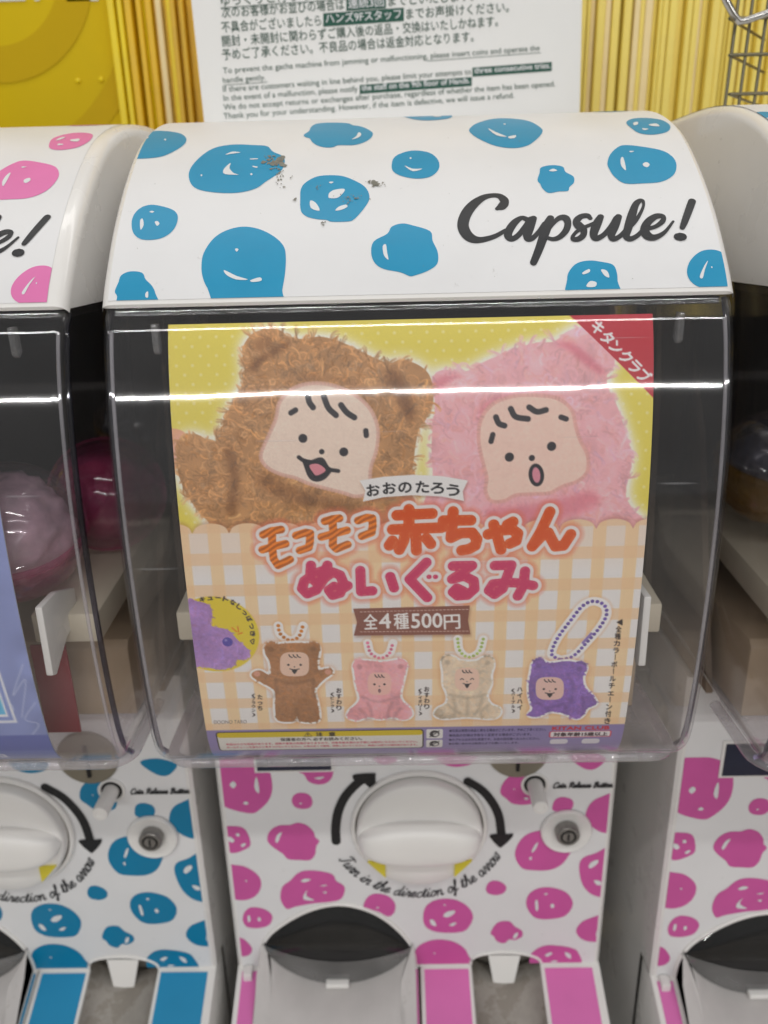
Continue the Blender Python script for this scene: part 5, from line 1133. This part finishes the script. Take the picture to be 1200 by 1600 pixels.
sheet_text('次のお客様がお並びの場合は', (347, 27), (538, 14), JP, M_ink); sheet_bar((541, 14), (603, 10), 16, 3, M_hl); sheet_text('連続3回', (544, 12.5), (600, 9), 16, M_mark, .008); sheet_text('までといたします。', (607, 9), (740, 0), JP, M_ink)
sheet_text('不具合がございましたら', (347, 50), (502, 39), JP, M_ink); sheet_bar((505, 38), (631, 29), 17, 4, M_hl); sheet_text('ハンズ9Fスタッフ', (509, 36), (627, 28), 17, M_mark, .008); sheet_text('までお声掛けください。', (635, 29), (795, 18), JP, M_ink)
sheet_text('開封・未開封に関わらずご購入後の返品・交換はいたしかねます。', (348, 72), (778, 40), JP, M_ink)
sheet_text('予めご了承ください。不良品の場合は返金対応となります。', (348, 93), (740, 64), JP, M_ink)
EN = 13
sheet_text('To prevent the gacha machine from jamming or malfunctioning, please insert coins and operate the', (349, 115), (843, 79), EN, M_ink, .0); sheet_bar((667, 95), (845, 82), 0, .9, M_ink)
sheet_text('handle gently.', (349, 130), (415, 125), EN, M_ink, .0); sheet_bar((349, 133), (418, 128), 0, .9, M_ink)
sheet_text('If there are customers waiting in line behind you, please limit your attempts to', (349, 144), (736, 116), EN, M_ink, .0); sheet_bar((738, 116), (862, 107), 10, 4, M_hl); sheet_text('three consecutive tries.', (741, 115), (860, 106.5), EN, M_mark, .014)
sheet_text('In the event of a malfunction, please notify', (350, 158), (559, 143), EN, M_ink, .0); sheet_bar((562, 143), (737, 130.5), 10, 4, M_hl); sheet_text('the staff on the 9th floor of Hands.', (565, 142), (734, 130), EN, M_mark, .014)
sheet_text('We do not accept returns or exchanges after purchase, regardless of whether the item has been opened.', (350, 172), (867, 135), EN, M_ink, .0)
sheet_text('Thank you for your understanding. However, if the item is defective, we will issue a refund.', (350, 186), (803, 153), EN, M_ink, .0)

# ------------------------------------------------------------------ what stands behind: yellow panel, sheet stacks, wire basket
M_must = plastic('mustard_acrylic', (222, 192, 8), .6, .06, 8, spec=.2); M_must_shade = plastic('mustard_shade', (208, 174, 6), .6, .05, 8, spec=.2)
M_y1 = plastic('yellow_sheet', (255, 226, 10), .4, .08, 30); M_y2 = plastic('deep_yellow_sheet', (244, 198, 20), .4, .08, 30); M_y3 = plastic('ochre_sheet', (240, 194, 50), .45, .1, 30)
M_y4 = plastic('light_yellow_sheet', (255, 230, 112), .4, .06, 30); M_y5 = plastic('tan_sheet', (255, 232, 176), .45, .06, 30)
Yp = .40
def at(px, Y): return onY(px, Y)
pn = empty('yellow_panel', (at((90, 190), Yp+.02)[0], Yp+.02, -.05), 'mustard yellow glossy panel with painted shading arcs behind the leftmost machine', 'panel')
def rel(p): return np.array(p)-np.array(pn.location)
xl_, xr_ = at((-120, 100), Yp+.02)[0], at((196, 100), Yp+.02)[0]
bm_o = box('panel_sheet', rel((xl_, Yp+.02, -.05)), rel((xr_, Yp+.026, .42)), M_must, pn, .001)
for c, r0, r1 in (((-25, -60), 118, 172), ((-60, -40), 262, 300)):  # darker arcs: shading put into the panel's colour
    p = at(c, Yp+.0194); k = np.linalg.norm(at((c[0]+100, c[1]), Yp)-at(c, Yp))/100; V = []; n = 60
    for i in range(n+1):
        a = -math.pi*.62+math.pi*.75*i/n
        for r in (r0, r1): V.append(rel((min(p[0]+r*k*math.cos(a), xr_-.001), Yp+.0192, p[2]+r*k*math.sin(a))))
    mesh_obj('shade_arc', V, orient(V, [(2*i, 2*i+1, 2*i+3, 2*i+2) for i in range(n)]), M_must_shade, pn)
for px in ((122, 126), (158, 124)):
    p = at(px, Yp+.019); o = lathe('glint_stud', [(.0022, 0), (.0020, .0008), (.001, .0014), (0, .0015)], Matrix.Translation(rel(p)) @ Matrix.Rotation(math.radians(90), 4, 'X'), M_y1, pn, 14)  # bright studs added in place of small highlights on the panel
for x0_, x1_ in ((-10, 40), (52, 62), (102, 154)):
    a, b = at((x0_, -14), Yp+.0192), at((x1_, 1), Yp+.0192); V = [rel((a[0], Yp+.0192, b[2])), rel((b[0], Yp+.0192, b[2])), rel((b[0], Yp+.0192, a[2])), rel((a[0], Yp+.0192, a[2]))]
    mesh_obj('white_print', V, orient(V, [(0, 1, 2, 3)]), M_mark, pn)
def stack(name, label, edges, mats, Y, zlo, zhi, jit):
    o = empty(name, (at((sum(edges[::len(edges)-1])/2, 120), Y)[0], Y, zlo), label, 'sheet stack', 'stacks of yellow sheets behind the machines')
    for i in range(len(edges)-1):
        a, b = at((edges[i], 110), Y)[0], at((edges[i+1], 110), Y)[0]; y = Y+random.uniform(-jit, jit)
        box('sheet_edge', (a-o.location.x+.0003, y-Y, 0), (b-o.location.x-.0003, y-Y+.09, zhi-zlo), mats[i % len(mats)] if not callable(mats) else mats(i), o, .0006, 1)
ed = [178, 190, 194, 203, 208, 219, 224, 233, 236, 247, 252, 262, 268, 276, 284, 290, 297, 306, 316, 330]
stack('sheet_stack', 'bright yellow upright sheets between the mustard panel and the notice', ed, lambda i: [M_y1, M_y2, M_y1, M_y1, M_y2, M_y1, M_y2, M_y1, M_y2, M_y3, M_y5, M_y2, M_y1, M_y3, M_y2, M_y3, M_y2, M_y3][i % 18], Yp, -.05, .42, .006)
ed = [880]; rs = random.Random(3)
while ed[-1] < 1300: ed.append(ed[-1]+rs.choice((4, 6, 8, 10, 13)))
stack('sheet_stack', 'yellow and tan upright sheets to the right of the notice', ed, lambda i: rs.choice((M_y4, M_y5, M_y4, M_y5, M_y4, M_y4)), Yp-.01, -.05, .42, .005)
# wire basket standing on the right machine's hood
M_wire = plastic('dull_wire', (122, 116, 92), .35, .1, 60, metal=.6); M_chrome = plastic('chrome_bar', (190, 188, 184), .15, .05, 60, metal=1.0)
Yk = .19
p0 = onY((1140, 150), Yk); bk = empty('wire_basket', (p0[0]+.08, Yk, .0998), 'grey wire basket standing on the rightmost hood', 'basket')
def rb_(p): return np.array(p)-np.array(bk.location)
for px in (1141, 1163, 1187, 1212, 1238):
    q = onY((px, 90), Yk)[0]; tube('upright_wire', [rb_((q, Yk, .1006)), rb_((q+.002, Yk, .215))], .0011, M_wire, bk, 8)
for py in (148, 87, 30):
    a = onY((1138, py), Yk); tube('cross_wire', [rb_((a[0], Yk-.0016, max(a[2], .1012))), rb_((a[0]+.13, Yk-.0016, max(a[2], .1012)))], .0011, M_wire, bk, 8)
    tube('side_wire', [rb_((a[0], Yk-.0016, max(a[2], .1012))), rb_((a[0]+.05, Yk+.06, max(a[2], .1012)))], .0009, M_wire, bk, 8)
tube('handle_bar', [rb_(onY(p, Yk-.012)) for p in ((1126, -20), (1135, 2), (1146, 22), (1155, 34), (1166, 32), (1205, 18), (1260, 0))], .0022, M_chrome, bk, 10)

# ------------------------------------------------------------------ stand, floor, dark rack back
st = box('machine_stand', (-.70, -.045, -1.36), (.72, .30, -.7005), M_white, None, .004)
st['label'] = 'long white stand under the three capsule machines'; st['category'] = 'stand'
M_floor = plastic('shop_floor', (168, 160, 150), .3, .08, 3)
fl_ = mesh_obj('floor', [(-8, -9, -1.3605), (8, -9, -1.3605), (8, 4, -1.3605), (-8, 4, -1.3605)], [(0, 1, 2, 3)], M_floor); fl_['kind'] = 'structure'
bk_ = box('back_wall', (-2.2, .52, -1.36), (2.2, .55, .0), M_dark, None, 0); bk_['kind'] = 'structure'
wl_ = box('back_wall', (-2.2, .521, .0005), (2.2, .55, .9), M_y2, None, 0); wl_['kind'] = 'structure'
